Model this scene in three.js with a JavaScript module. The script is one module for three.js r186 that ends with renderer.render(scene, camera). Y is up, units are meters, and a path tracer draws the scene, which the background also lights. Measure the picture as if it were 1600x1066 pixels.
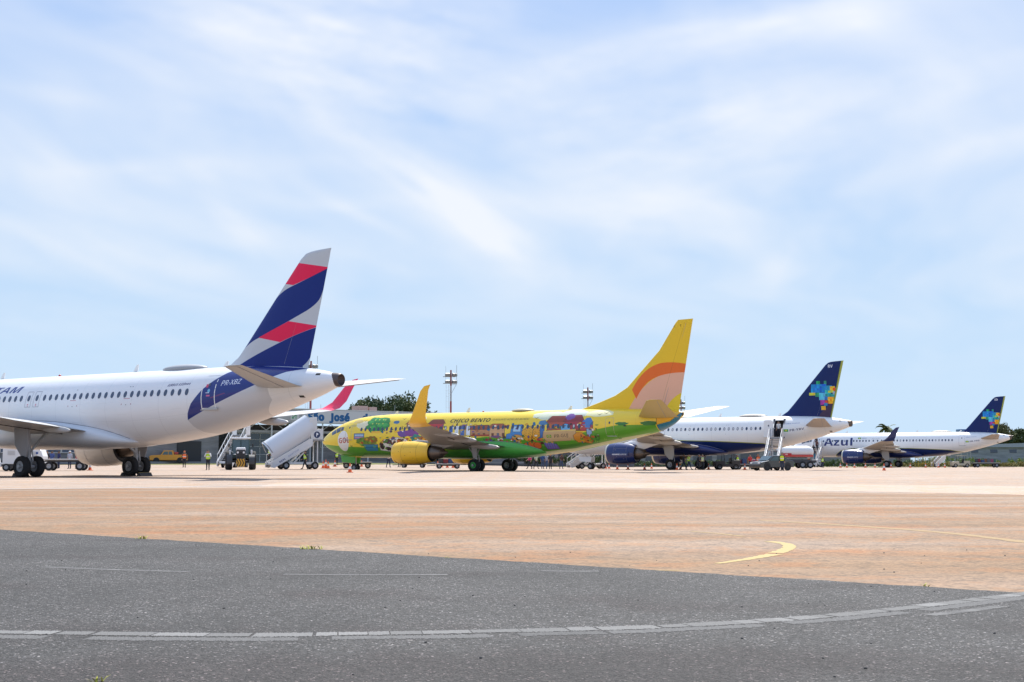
import * as THREE from 'three';
import { mergeGeometries, mergeVertices } from 'three/addons/utils/BufferGeometryUtils.js';
import { RoundedBoxGeometry } from 'three/addons/geometries/RoundedBoxGeometry.js';
import { MarchingCubes } from 'three/addons/objects/MarchingCubes.js';
import { ImprovedNoise } from 'three/addons/math/ImprovedNoise.js';

// ---------------------------------------------------------------- camera, sky, sun, exposure
const scene = new THREE.Scene();
const camera = new THREE.PerspectiveCamera(28.47, 1600 / 1066, 0.1, 6000);
const CAM_H = 0.8;
camera.position.set(0, CAM_H, 0);
camera.rotation.x = Math.atan(190 / 2100);
const renderer = new THREE.WebGLRenderer({ antialias: true });
renderer.toneMapping = THREE.LinearToneMapping;
const EXPOSURE = 1.5;
renderer.toneMappingExposure = EXPOSURE;
renderer.shadowMap.enabled = true;

let seedState = 12345;
function seed(s) { seedState = s | 0; }
function rnd() { seedState = (seedState + 0x6d2b79f5) | 0; let t = Math.imul(seedState ^ (seedState >>> 15), 1 | seedState); t = (t + Math.imul(t ^ (t >>> 7), 61 | t)) ^ t; return ((t ^ (t >>> 14)) >>> 0) / 4294967296; }
const rr = (a, b) => a + (b - a) * rnd();
const perlin = new ImprovedNoise();
const noise = (x, y, z = 0) => perlin.noise(x, y, z);
function fbm(x, y, z, oct = 4) { let s = 0, a = 0.5, f = 1; for (let i = 0; i < oct; i++) { s += a * noise(x * f, y * f, z + i * 7.3); f *= 2.03; a *= 0.5; } return s; }
const clamp = (x, a, b) => Math.min(b, Math.max(a, x));
const sstep = (a, b, x) => { const t = clamp((x - a) / (b - a), 0, 1); return t * t * (3 - 2 * t); };
const lerp = (a, b, t) => a + (b - a) * t;

const sunDir = new THREE.Vector3(0.13, 0.79, -0.6).normalize();
{
  const W = 2048, H = 1024, data = new Float32Array(W * H * 4);
  // cirrus wisps: [azimuth deg (+ right), elevation deg, length deg, width deg, tilt deg, strength]
  const wisps = [[-7.6, 18.1, 8, 4, -10, 0.55], [-3, 11.3, 4.2, 0.95, -33, 0.58], [-1.2, 9.9, 2.6, 0.6, -36, 0.36], [-6.6, 10.5, 2.2, 0.28, -25, 0.25], [-14.2, 12.1, 4.6, 0.45, 5, 0.30], [-11.6, 10.2, 2.2, 0.8, -45, 0.26], [-19, 14.7, 2.4, 0.35, -3, 0.22], [10.9, 18.0, 9, 1.0, 6, 0.34], [7.5, 14, 6.5, 3, 8, 0.40], [19.7, 12.6, 3.4, 0.5, 12, 0.28], [11.3, 8.1, 1.1, 0.5, 60, 0.22], [15, 14.6, 7, 1.6, 10, 0.22], [2.5, 16.6, 5, 1.0, 14, 0.22], [-15, 8.4, 5, 0.8, -12, 0.14], [5, 10.6, 5, 1.4, -8, 0.18],
    [-4, 14.5, 1.8, 0.8, -25, -0.22], [14.5, 19.7, 5, 0.55, 8, -0.30], [-18, 18.6, 3, 1.8, 0, -0.22], [-13.5, 14.6, 3, 1.0, -8, -0.16], [12.8, 10.6, 3, 0.9, 0, -0.14]];
  const lo = [0.595, 0.785, 0.975], hi = [0.37, 0.555, 0.935], white = [0.90, 0.935, 0.995];
  for (let j = 0; j < H; j++) {
    const el = ((j + 0.5) / H - 0.5) * 180, elr = el * Math.PI / 180;
    for (let i = 0; i < W; i++) {
      const ang = ((i + 0.5) / W - 0.5) * 2 * Math.PI;           // equirect: u = atan2(z, x) / 2pi + 0.5
      const dx = Math.cos(elr) * Math.cos(ang), dz = Math.cos(elr) * Math.sin(ang), dy = Math.sin(elr);
      const az = Math.atan2(dx, -dz) * 180 / Math.PI;
      const k = sstep(-2, 26, el), o = (j * W + i) * 4;
      const c = dx * sunDir.x + dy * sunDir.y + dz * sunDir.z;
      let cloud = 0;
      if (el > -3) {
        // flat cirrus sheet, sampled where the ray meets it
        const t = 1 / Math.max(0.10, dy + 0.06), px = dx * t, pz = dz * t;
        const warp = fbm(px * 0.5, pz * 0.5, 3.1, 3) * 1.6;
        const band = fbm(px * 1.1 + pz * 0.55 + warp, pz * 0.42 - px * 0.2 + warp * 0.4, 1.7, 5);
        const fine = fbm(px * 4.2 + pz * 1.4 + warp * 2, pz * 1.1 - px * 0.5, 9.2, 4);
        cloud = clamp(0.36 + band * 1.2 + fine * 0.75, 0, 1) * sstep(1, 10, el) * 0.60 + 0.05;
        if (az > -40 && az < 40 && el < 40) for (const [wa, we, len, wid, tilt, st] of wisps) {
          const tr = tilt * Math.PI / 180, ux = (az - wa) * Math.cos(tr) + (el - we) * Math.sin(tr), uy = -(az - wa) * Math.sin(tr) + (el - we) * Math.cos(tr);
          const n1 = 1 + 1.3 * fbm(ux * 0.3 + we, uy * 1.9, 5.5, 5);
          cloud += st * Math.exp(-((ux / len) ** 2 + (uy / wid) ** 2)) * n1;
        }
        cloud = clamp(cloud, 0, 1);
      }
      const glow = 0.10 * Math.exp(-(1 - c) * 7) + 0.35 * Math.exp(-(1 - c) * 40);
      for (let q = 0; q < 3; q++) {
        let v = el < 0 ? lerp(lo[q], [0.42, 0.40, 0.36][q], sstep(0, -6, el)) : lerp(lo[q], hi[q], k);
        v = lerp(v, white[q], cloud * 0.92) + glow;
        data[o + q] = v / EXPOSURE;
      }
      data[o + 3] = 1;
    }
  }
  const sky = new THREE.DataTexture(data, W, H, THREE.RGBAFormat, THREE.FloatType);
  sky.mapping = THREE.EquirectangularReflectionMapping; sky.magFilter = THREE.LinearFilter; sky.minFilter = THREE.LinearFilter; sky.needsUpdate = true;
  scene.background = sky; scene.environment = sky;
}
const sun = new THREE.DirectionalLight(new THREE.Color(1.0, 0.955, 0.88), 4.7);
sun.position.copy(sunDir).multiplyScalar(300); sun.target.position.set(20, 0, -130); sun.position.add(sun.target.position);
sun.castShadow = true; sun.shadow.mapSize.set(4096, 4096); sun.shadow.radius = 1;
Object.assign(sun.shadow.camera, { left: -170, right: 170, top: 170, bottom: -170, near: 10, far: 700 });
scene.add(sun, sun.target);

// ---------------------------------------------------------------- helpers
const taken = new Map();
function numbered(name) { const n = taken.get(name) ?? 0; taken.set(name, n + 1); return n ? `${name}_${String(n).padStart(3, '0')}` : name; }
function shade(o) { o.castShadow = true; o.receiveShadow = true; return o; }
function mesh(name, geo, m, parent) { const o = shade(new THREE.Mesh(geo, m)); o.name = parent && parent !== scene ? name : numbered(name); (parent ?? scene).add(o); return o; }
function tag(o, label, category, group, kind) { o.userData.label = label; if (category) o.userData.category = category; if (group) o.userData.group = group; if (kind) o.userData.kind = kind; return o; }
function thing(name, label, category, group, pos = [0, 0, 0], turn = 0) {
  const o = new THREE.Group(); o.name = numbered(name); scene.add(o); o.position.set(...pos); o.rotation.y = turn;
  return tag(o, label, category, group);
}
function structure(o, label) { o.userData.kind = 'structure'; if (label) o.userData.label = label; return o; }
const lin = (r, g, b) => new THREE.Color().setRGB(r, g, b);
function mat(color, rough = 0.7, extra = {}) { return new THREE.MeshStandardMaterial({ color: color.isColor ? color : new THREE.Color(color), roughness: rough, ...extra }); }
function paint(color, rough = 0.35, extra = {}) { return new THREE.MeshPhysicalMaterial({ color: color.isColor ? color : new THREE.Color(color), roughness: rough, clearcoat: 0.35, clearcoatRoughness: 0.14, ...extra }); }
function T(g, x = 0, y = 0, z = 0, rx = 0, ry = 0, rz = 0) { if (rx) g.rotateX(rx); if (ry) g.rotateY(ry); if (rz) g.rotateZ(rz); g.translate(x, y, z); return g; }
const box = (w, h, d, x = 0, y = 0, z = 0, rx = 0, ry = 0, rz = 0) => T(new THREE.BoxGeometry(w, h, d), x, y, z, rx, ry, rz);
const rbox = (w, h, d, r, x = 0, y = 0, z = 0, rx = 0, ry = 0, rz = 0) => T(new RoundedBoxGeometry(w, h, d, 2, r), x, y, z, rx, ry, rz);
const cyl = (r0, r1, h, n = 16, x = 0, y = 0, z = 0, rx = 0, ry = 0, rz = 0) => T(new THREE.CylinderGeometry(r0, r1, h, n), x, y, z, rx, ry, rz);
function bar(a, b, r, n = 6, r2 = r) {                               // round bar between two points
  const A = new THREE.Vector3(...a), B = new THREE.Vector3(...b), d = B.clone().sub(A), g = new THREE.CylinderGeometry(r2, r, d.length(), n);
  g.applyQuaternion(new THREE.Quaternion().setFromUnitVectors(new THREE.Vector3(0, 1, 0), d.clone().normalize()));
  g.translate(...A.add(B).multiplyScalar(0.5).toArray()); return g;
}
function merge(list) { return mergeGeometries(list.map((g) => { const q = g.index ? g.toNonIndexed() : g; for (const k of Object.keys(q.attributes)) if (!['position', 'normal', 'uv'].includes(k)) q.deleteAttribute(k); if (!q.attributes.uv) q.setAttribute('uv', new THREE.BufferAttribute(new Float32Array(q.attributes.position.count * 2), 2)); return q; })); }
function prism(pts, depth, bevel = 0) { const s = new THREE.Shape(pts.map(([x, y]) => new THREE.Vector2(x, y))); const g = new THREE.ExtrudeGeometry(s, { depth, bevelEnabled: bevel > 0, bevelSize: bevel, bevelThickness: bevel, bevelSegments: 2, curveSegments: 8 }); g.translate(0, 0, -depth / 2); return g; }
function lathe(pts, n = 32) { return new THREE.LatheGeometry(pts.map(([r, y]) => new THREE.Vector2(Math.max(r, 0.0005), y)), n); }
function canvas(w, h) { const c = document.createElement('canvas'); c.width = w; c.height = h; return [c, c.getContext('2d')]; }
function canvasTex(c) { const t = new THREE.CanvasTexture(c); t.colorSpace = THREE.SRGBColorSpace; t.anisotropy = 8; return t; }

// ground height: the apron is level, and climbs a little towards the terminal on the left
function groundY(x, z) {
  const D = -z, s = sstep(14, -26, x);
  const r = D < 95 ? 0 : D < 130 ? 0.2 * (D - 95) / 35 : D < 165 ? 0.2 + 0.3 * (D - 130) / 35 : D < 200 ? 0.5 + 0.3 * (D - 165) / 35 : 0.8;
  return r * s;
}
const spotX = (px, D) => (px - 800) / 2100 * D * 0.996;
function spot(px, D) { const x = spotX(px, D); return [x, groundY(x, -D), -D]; }   // a place on the ground, read off the photograph's column and the distance

// ---------------------------------------------------------------- ground
function dataTex(W, H, fn, srgb = true, rep = 1) {
  const d = new Uint8Array(W * H * 4);
  for (let j = 0; j < H; j++) for (let i = 0; i < W; i++) { const c = fn(i, j), o = (j * W + i) * 4; d[o] = c[0]; d[o + 1] = c[1]; d[o + 2] = c[2]; d[o + 3] = 255; }
  const t = new THREE.DataTexture(d, W, H); t.wrapS = t.wrapT = THREE.RepeatWrapping; t.magFilter = THREE.LinearFilter; t.minFilter = THREE.LinearMipmapLinearFilter; t.generateMipmaps = true;
  if (srgb) t.colorSpace = THREE.SRGBColorSpace; t.needsUpdate = true; return t;
}
// tileable value noise
function tileNoise(n, s) { seed(s); const v = new Float32Array(n * n); for (let i = 0; i < n * n; i++) v[i] = rnd(); return (x, y) => { x = ((x % n) + n) % n; y = ((y % n) + n) % n; const i = Math.floor(x), j = Math.floor(y), fx = x - i, fy = y - j, a = fx * fx * (3 - 2 * fx), b = fy * fy * (3 - 2 * fy), i1 = (i + 1) % n, j1 = (j + 1) % n; return lerp(lerp(v[j * n + i], v[j * n + i1], a), lerp(v[j1 * n + i], v[j1 * n + i1], a), b); }; }
// gridded sheet in x/z following groundY, uv in metres, tint by vertex colour
function sheet(xs, zs, dy, tint, keep) {
  const P = [], U = [], C = [], I = [], nx = xs.length, nz = zs.length;
  for (let j = 0; j < nz; j++) for (let i = 0; i < nx; i++) { const x = xs[i], z = zs[j]; P.push(x, groundY(x, z) + dy, z); U.push(x, z); const c = tint(x, z); C.push(c[0], c[1], c[2]); }
  for (let j = 0; j < nz - 1; j++) for (let i = 0; i < nx - 1; i++) { if (keep && !keep((xs[i] + xs[i + 1]) / 2, (zs[j] + zs[j + 1]) / 2)) continue; const a = j * nx + i; I.push(a, a + nx, a + 1, a + 1, a + nx, a + nx + 1); }
  const g = new THREE.BufferGeometry(); g.setAttribute('position', new THREE.Float32BufferAttribute(P, 3)); g.setAttribute('uv', new THREE.Float32BufferAttribute(U, 2)); g.setAttribute('color', new THREE.Float32BufferAttribute(C, 3)); g.setIndex(I); g.computeVertexNormals(); return g;
}
function steps(a, b, n, pow = 1) { const o = []; for (let i = 0; i <= n; i++) o.push(a + (b - a) * Math.pow(i / n, pow)); return o; }
// edge of the asphalt in the foreground (a straight seam running from left-far to right-near)
const SEAM = (x) => -(10.85 - 0.846 * x);                              // z of the seam at x
{
  // grass and soil beyond the apron, one sheet out to the horizon
  const xs = [-3000, -1500, -700, -400, -260, -200, ...steps(-160, 260, 84), 320, 450, 800, 1600, 3000], zs = [-4000, -2000, -1000, -600, -420, ...steps(-340, -90, 60), -60, -30, 0, 40, 200, 1500];
  const tG = dataTex(512, 512, (() => { const n1 = tileNoise(128, 5), n2 = tileNoise(32, 6); return (i, j) => { const v = 0.6 + 0.5 * n1(i / 4, j / 4) + 0.3 * (rnd() - 0.5), b = n2(i / 16, j / 16); return [clamp(120 * v + 25 * b, 0, 255), clamp(132 * v + 4 * b, 0, 255), clamp(62 * v, 0, 255)]; }; })());
  tG.repeat.set(0.25, 0.25);
  const g = sheet(xs, zs, -0.03, (x, z) => { const v = 0.8 + 0.5 * fbm(x * 0.05, z * 0.05, 2, 3); return [v, v, v * 0.9]; });
  structure(mesh('ground', g, mat('#ffffff', 0.95, { map: tG, vertexColors: true })), 'dry green grass around the airfield');
}
const apronTex = dataTex(1024, 1024, (() => {
  const a = tileNoise(256, 21), b = tileNoise(64, 22), c = tileNoise(16, 23), d = tileNoise(512, 24); seed(77);
  return (i, j) => {
    const f = d(i / 2, j / 2), m = a(i / 4, j / 4), l = b(i / 16, j / 16), k = c(i / 64, j / 64);
    let v = 0.80 + 0.20 * (m - 0.5) + 0.15 * (l - 0.5) + 0.24 * (f - 0.5) + 0.16 * (rnd() - 0.5);
    const dust = sstep(0.42, 0.8, 0.55 * k + 0.45 * l), dark = sstep(0.62, 0.85, 0.4 * m + 0.35 * l + 0.25 * f) * 0.22;
    v *= 1 - dark;
    return [clamp(222 * v + 6 * dust, 0, 255), clamp(196 * v - 10 * dust, 0, 255), clamp(172 * v - 24 * dust, 0, 255)];
  };
})());
apronTex.repeat.set(1 / 9, 1 / 9);
{
  const xs = [...steps(-130, -30, 26), ...steps(-28, 30, 58), ...steps(32, 150, 40)], zs = [...steps(-262, -100, 50), ...steps(-98, -40, 60), ...steps(-39.5, -4, 150)];
  // two pours of concrete: the near bay, up to the pale strip, is stained by tan soil in broken streaks; the stands beyond it are pale
  const g = sheet(xs, zs, 0, (x, z) => {
    const D = -z, k = D > 60 ? 0.35 : 1, n = fbm(x * 0.13, z * 0.5 * k, 4, 4), m = fbm(x * 0.03, z * 0.09, 8, 3), s = fbm(x * 0.34, z * 1.4 * k, 6, 4), r = fbm(x * 0.2 + 9, z * 0.8 * k, 12, 4);
    const bay = sstep(1, -1, D - (43 + (x > 0 ? -0.664 : 0.13) * x) - 3 * m);
    const soil = clamp(bay * (0.78 + n * 1.2) + 0.10 + 0.3 * m, 0, 1), v = 0.86 * (1 + 0.16 * n + 0.25 * s + 0.22 * fbm(x * 1.1, z * 1.6, 15, 3)), rust = sstep(0.10, 0.42, r) * bay;
    return [v * lerp(0.91, 0.56, soil) * (1 + 0.10 * rust), v * lerp(0.94, 0.44, soil) * (1 - 0.12 * rust), v * lerp(1.01, 0.30, soil) * (1 - 0.34 * rust)];
  }, (x, z) => { const D = -z; if (z > SEAM(x) + 2.5) return false; const s = sstep(14, -26, x); return D < lerp(252, 168, s); });
  structure(mesh('apron', g, mat('#ffffff', 0.9, { map: apronTex, vertexColors: true, bumpMap: apronTex, bumpScale: 0.004 })), 'dusty pink-tan concrete aircraft apron');
}
// strip polygons that follow a list of [px, py] points of the ground read as [x, z]
const gpt = (px, py) => { const D = 2100 * CAM_H / (py - 723); return [spotX(px, D) , -D]; };
function ribbon(pts, w, dy, rag = 0) {                                  // flat band along [x, z] points
  const P = [], I = [], U = []; let L = 0;
  for (let i = 0; i < pts.length; i++) {
    const a = pts[Math.max(0, i - 1)], b = pts[Math.min(pts.length - 1, i + 1)], dx = b[0] - a[0], dz = b[1] - a[1], l = Math.hypot(dx, dz) || 1, nx = -dz / l, nz = dx / l;
    if (i) L += Math.hypot(pts[i][0] - pts[i - 1][0], pts[i][1] - pts[i - 1][1]);
    for (const s of [-0.5, 0.5]) { const ww = s * (Array.isArray(w) ? lerp(w[0], w[1], i / (pts.length - 1)) : w) * (1 + rag * (rnd() - 0.5)); const x = pts[i][0] + nx * ww, z = pts[i][1] + nz * ww; P.push(x, groundY(x, z) + dy, z); U.push(x, z); }
    if (i) { const q = i * 2; I.push(q - 2, q - 1, q, q, q - 1, q + 1); }
  }
  const g = new THREE.BufferGeometry(); g.setAttribute('position', new THREE.Float32BufferAttribute(P, 3)); g.setAttribute('uv', new THREE.Float32BufferAttribute(U, 2)); g.setIndex(I); g.computeVertexNormals();
  if (g.attributes.normal.getY(0) < 0) { g.setIndex(I.map((_, k) => I[k - k % 3 + 2 - k % 3])); g.computeVertexNormals(); }
  return g;
}
function along(pts, n) { const c = new THREE.CatmullRomCurve3(pts.map(([x, z]) => new THREE.Vector3(x, 0, z)), false, 'centripetal'); return c.getSpacedPoints(n).map((p) => [p.x, p.z]); }
{
  const pale = mat('#ffffff', 0.88, { map: (() => { const t = apronTex.clone(); t.repeat.set(1 / 7, 1 / 7); return t; })(), color: lin(0.92, 0.94, 1.0) });
  structure(mesh('concrete_strip', ribbon(along([gpt(420, 757), gpt(800, 756.5), gpt(1200, 760), gpt(1600, 765), gpt(1900, 770)], 60), [9, 12.5], 0.004, 0.03), pale), 'paler concrete strip crossing the apron');
  const wht = mat(lin(0.58, 0.57, 0.56), 0.8), yel = mat(lin(0.39, 0.28, 0.095), 0.8), yelFaint = mat(lin(0.34, 0.23, 0.09), 0.85), yelDim = mat(lin(0.30, 0.195, 0.085), 0.85);
  structure(mesh('white_line', ribbon(along([gpt(-60, 765), gpt(200, 762), gpt(500, 757), gpt(620, 755)], 50), 0.35, 0.007, 0.3), wht), 'worn white line on the apron at left');
  structure(mesh('white_line', ribbon(along([gpt(640, 751), gpt(900, 749.5), gpt(1010, 749)], 40), 0.4, 0.007, 0.3), wht), 'worn white line in front of the yellow aircraft');
  structure(mesh('white_line', ribbon(along([gpt(1000, 742), gpt(1250, 743), gpt(1420, 743)], 40), 0.4, 0.007, 0.3), wht), 'worn white line before the navy-tailed aircraft');
  // yellow taxi marks: hooked arrow, its short tail, and the long faint guide line
  structure(mesh('taxi_mark', ribbon(along([gpt(1118, 878.5), gpt(1150, 874), gpt(1185, 868.5), gpt(1208, 864)], 30), [0.06, 0.15], 0.002, 0.34), yel), 'yellow taxi mark, lower stroke of the hook');
  structure(mesh('taxi_mark', ribbon(along([gpt(1209, 862.5), gpt(1226, 857), gpt(1231, 852), gpt(1222, 847.5), gpt(1200, 844.5)], 30), [0.14, 0.12], 0.0022, 0.34), yel), 'yellow taxi mark, curled end of the hook');
  structure(mesh('taxi_mark', ribbon(along([gpt(965, 891.5), gpt(1010, 889), gpt(1060, 889)], 24), 0.06, 0.002, 0.6), yelFaint), 'faint yellow taxi mark at the asphalt edge');
  structure(mesh('taxi_mark', ribbon(along([gpt(1078, 829), gpt(1120, 832.5), gpt(1160, 837)], 24), 0.06, 0.002, 0.6), yelFaint), 'faint short yellow taxi mark behind the hook');
  structure(mesh('taxi_line', ribbon(along([gpt(1190, 812), gpt(1320, 820), gpt(1460, 830), gpt(1600, 846), gpt(1750, 868)], 50), 0.17, 0.002, 0.5), yelDim), 'long faded yellow guide line at right');
}
{
  // foreground asphalt, a thin overlay that ends in a ragged edge at the seam
  const N = 1024, h = new Float32Array(N * N).fill(0.3), tone = new Float32Array(N * N), warm = new Float32Array(N * N);
  seed(901);
  for (let k = 0; k < 26000; k++) {                                     // crushed stones, 4 to 13 mm on a 1.6 m tile
    const r = 1.2 + 3.2 * Math.pow(rnd(), 2.2), cx = rnd() * N, cy = rnd() * N, b = rnd(), t = b < 0.16 ? rr(0.8, 1.5) : b < 0.45 ? rr(0.2, 0.55) : rr(-0.3, 0.12), w = rr(-1, 1), ex = rr(0.7, 1.4), an = rnd() * 3.14, ca = Math.cos(an), sa = Math.sin(an);
    for (let y = -5; y <= 5; y++) for (let x = -5; x <= 5; x++) { const u = (x * ca + y * sa) / ex, v = (-x * sa + y * ca) * ex, d = Math.hypot(u, v) / r; if (d < 1) { const i = ((Math.floor(cy + y) + N) % N) * N + (Math.floor(cx + x) + N) % N; h[i] = 0.45 + 0.5 * Math.sqrt(1 - d * d); tone[i] = t; warm[i] = w; } }
  }
  const n1 = tileNoise(64, 31), n2 = tileNoise(256, 32); seed(5);
  const col = dataTex(N, N, (i, j) => { const k = j * N + i, v = 0.60 + 0.30 * (n1(i / 16, j / 16) - 0.5) + 0.3 * (n2(i / 4, j / 4) - 0.5) + tone[k] * 0.9 + 0.12 * (rnd() - 0.5), w = warm[k]; return [clamp(102 * v + 4 * w, 6, 255), clamp(99 * v, 6, 255), clamp(98 * v - 3 * w, 6, 255)]; });
  const bmp = dataTex(N, N, (i, j) => { const v = h[j * N + i] * 255; return [v, v, v]; }, false);
  col.repeat.set(1 / 1.6, 1 / 1.6); bmp.repeat.set(1 / 1.6, 1 / 1.6);
  const xs = steps(-26, 16, 620), P = [], U = [], C = [], I = [], M = 50; seed(42);
  const edge = xs.map((x) => SEAM(x) + 0.10 * fbm(x * 2.2, 0, 1, 5) + 0.045 * (rnd() - 0.5));
  const tint = (x, z) => { const n = fbm(x * 0.7, z * 0.7, 2, 4), stain = sstep(0.05, 0.4, fbm(x * 0.55 + 3, z * 1.2, 5, 3) + 0.9 * Math.exp(-(((x + 0.5) / 1.9) ** 2) - (((z + 5.15) / 0.5) ** 2))), v = 0.68 * (1 + 0.7 * n + 0.3 * fbm(x * 3, z * 3, 9, 3)); return [v * lerp(1, 0.62, stain), v * lerp(1, 0.53, stain), v * lerp(1, 0.53, stain)]; };
  for (let i = 0; i < xs.length; i++) for (let j = 0; j <= M; j++) { const x = xs[i], z = lerp(edge[i], 6, Math.pow(j / M, 1.6)); P.push(x, 0.016, z); U.push(x, z); C.push(...tint(x, z)); if (i && j) { const a = (i - 1) * (M + 1) + j - 1; I.push(a, a + 1, a + M + 1, a + M + 1, a + 1, a + M + 2); } }
  const b0 = P.length / 3;
  for (let i = 0; i < xs.length; i++) { for (const y of [0.016, -0.01]) { P.push(xs[i], y, edge[i] - (y < 0 ? 0.012 : 0)); U.push(xs[i], edge[i] + y); C.push(0.6, 0.6, 0.6); } if (i) { const a = b0 + (i - 1) * 2; I.push(a, a + 2, a + 1, a + 1, a + 2, a + 3); } }
  const g = new THREE.BufferGeometry(); g.setAttribute('position', new THREE.Float32BufferAttribute(P, 3)); g.setAttribute('uv', new THREE.Float32BufferAttribute(U, 2)); g.setAttribute('color', new THREE.Float32BufferAttribute(C, 3)); g.setIndex(I); g.computeVertexNormals();
  const road = structure(mesh('asphalt', g, mat('#ffffff', 0.86, { map: col, bumpMap: bmp, bumpScale: 0.009, vertexColors: true })), 'coarse grey asphalt of the service road in the foreground');
  // cracked painted line: separate flakes of paint with gaps between them
  const path = along([gpt(-120, 985), gpt(0, 988), gpt(200, 991), gpt(400, 992.5), gpt(600, 990), gpt(800, 986), gpt(1000, 980.5), gpt(1150, 973), gpt(1300, 962), gpt(1450, 946), gpt(1600, 928), gpt(1720, 914)], 1400);
  seed(17);
  const tones = [0.12, 0.15, 0.18].map((v) => mat(lin(v, v * 0.985, v * 0.97), 0.85, { bumpMap: bmp, bumpScale: 0.003 }));
  for (let i = 0; i < 1390;) {
    const n = Math.floor(rr(14, 62)), seg = path.slice(i, Math.min(1399, i + n)); i += n + (rnd() < 0.75 ? 0 : 2); if (seg.length < 3) continue;
    const s = rr(-0.008, 0.008), sg = seg.map(([x, z]) => [x, z + s]);
    mesh('paint_flake', ribbon(sg, 0.125 * rr(0.85, 1.1), 0.0176, 0.42), tones[Math.floor(rnd() * 3)], road);
  }
  // older, almost worn-off line beside it and the short dashes further up
  const worn = [0.085, 0.105].map((v) => mat(lin(v, v * 0.98, v * 0.97), 0.88, { bumpMap: bmp, bumpScale: 0.005 }));
  for (let i = 0; i < 1380;) { const n = Math.floor(rr(60, 220)), seg = path.slice(i, i + n).map(([x, z]) => [x, z + 0.155 + 0.03 * noise(x * 2, 3)]); i += n + Math.floor(rr(2, 40)); if (seg.length > 4) mesh('worn_paint', ribbon(seg, 0.12, 0.0172, 0.7), worn[Math.floor(rnd() * 2)], road); }
  for (const [a, b] of [[[72, 887], [300, 894.5]], [[446, 898.5], [700, 899]], [[845, 893], [935, 893.5]], [[1445, 962], [1560, 948]]]) {
    const p = along([gpt(...a), gpt((a[0] + b[0]) / 2, (a[1] + b[1]) / 2 + 0.6), gpt(...b)], 160);
    for (let i = 0; i < 158;) { const n = Math.floor(rr(12, 34)), seg = p.slice(i, i + n + 1); i += n + (rnd() < 0.7 ? 0 : 1); if (seg.length > 2) mesh('worn_dash', ribbon(seg, 0.085, 0.0176, 0.5), rnd() < 0.3 ? tones[0] : worn[1], road); }
  }
  // loose chips of stone
  seed(71); const chips = [];
  for (let k = 0; k < 130; k++) { const x = rr(-4, 4), z = -rr(4.6, 13), r = rr(0.002, 0.0075), q = new THREE.DodecahedronGeometry(r, 0); q.scale(1, 0.7, rr(0.7, 1.3)); q.rotateY(rnd() * 6); q.translate(x * (-z / 8), (z > SEAM(x * (-z / 8)) ? 0.016 : 0) + r * 0.4, z); chips.push(q); }
  for (let k = 0; k < 700; k++) { const x = rr(-12, 5), z = SEAM(x) - Math.abs(rr(-1, 1) * rr(0, 1)) * 0.16 + 0.02, r = rr(0.003, 0.009), q = new THREE.TetrahedronGeometry(r, 0); q.rotateY(rnd() * 6); q.rotateX(rnd() * 6); q.translate(x, r * 0.4, z); chips.push(q); }
  const st = mesh('gravel', merge(chips), mat(lin(0.09, 0.085, 0.08), 0.9)); tag(st, 'scattered dark stone chips on asphalt and apron', 'gravel', null, 'stuff');
  // weeds in the seam
  seed(8);
  const wm = mat(lin(0.38, 0.37, 0.04), 0.8, { side: THREE.DoubleSide });
  const blade = (x, z, h, lean, a) => { const w = h * 0.13, g2 = new THREE.BufferGeometry(), tx = x + Math.cos(a) * lean, tz = z + Math.sin(a) * lean, px = -Math.sin(a) * w, pz = Math.cos(a) * w, mx = (x * 0.6 + tx * 0.4), mz = z * 0.6 + tz * 0.4; g2.setAttribute('position', new THREE.Float32BufferAttribute([x - px, 0, z - pz, x + px, 0, z + pz, mx + px, h * 0.7, mz + pz, x - px, 0, z - pz, mx + px, h * 0.7, mz + pz, mx - px, h * 0.7, mz - pz, mx - px, h * 0.7, mz - pz, mx + px, h * 0.7, mz + pz, tx, h, tz], 3)); g2.computeVertexNormals(); return g2; };
  for (const [px, py, n, hh, wide, lab] of [[489, 859, 46, 0.05, 0.1, 'clump of yellow-green weeds in the asphalt seam'], [224, 843, 24, 0.05, 0.06, 'small weed in the asphalt seam at far left'], [1443, 917, 8, 0.045, 0.02, 'thin weed by the asphalt edge at right'], [700, 873, 9, 0.025, 0.03, 'tiny weed in the asphalt seam right of the larger clump'], [160, 1066, 16, 0.03, 0.02, 'tiny weed at the bottom edge of the asphalt']]) {
    const [x, z] = gpt(px, py), b = []; for (let k = 0; k < n; k++) b.push(blade(x + rr(-wide, wide), z + rr(-0.03, 0.03), hh * rr(0.25, 0.9), hh * rr(0.4, 1.6), rnd() * 6.28));
    const w = mesh('weed', merge(b), wm); tag(w, lab, 'weed', 'weeds in the pavement');
    w.position.y = z > SEAM(x) ? 0.016 : 0;
  }
}

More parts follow.
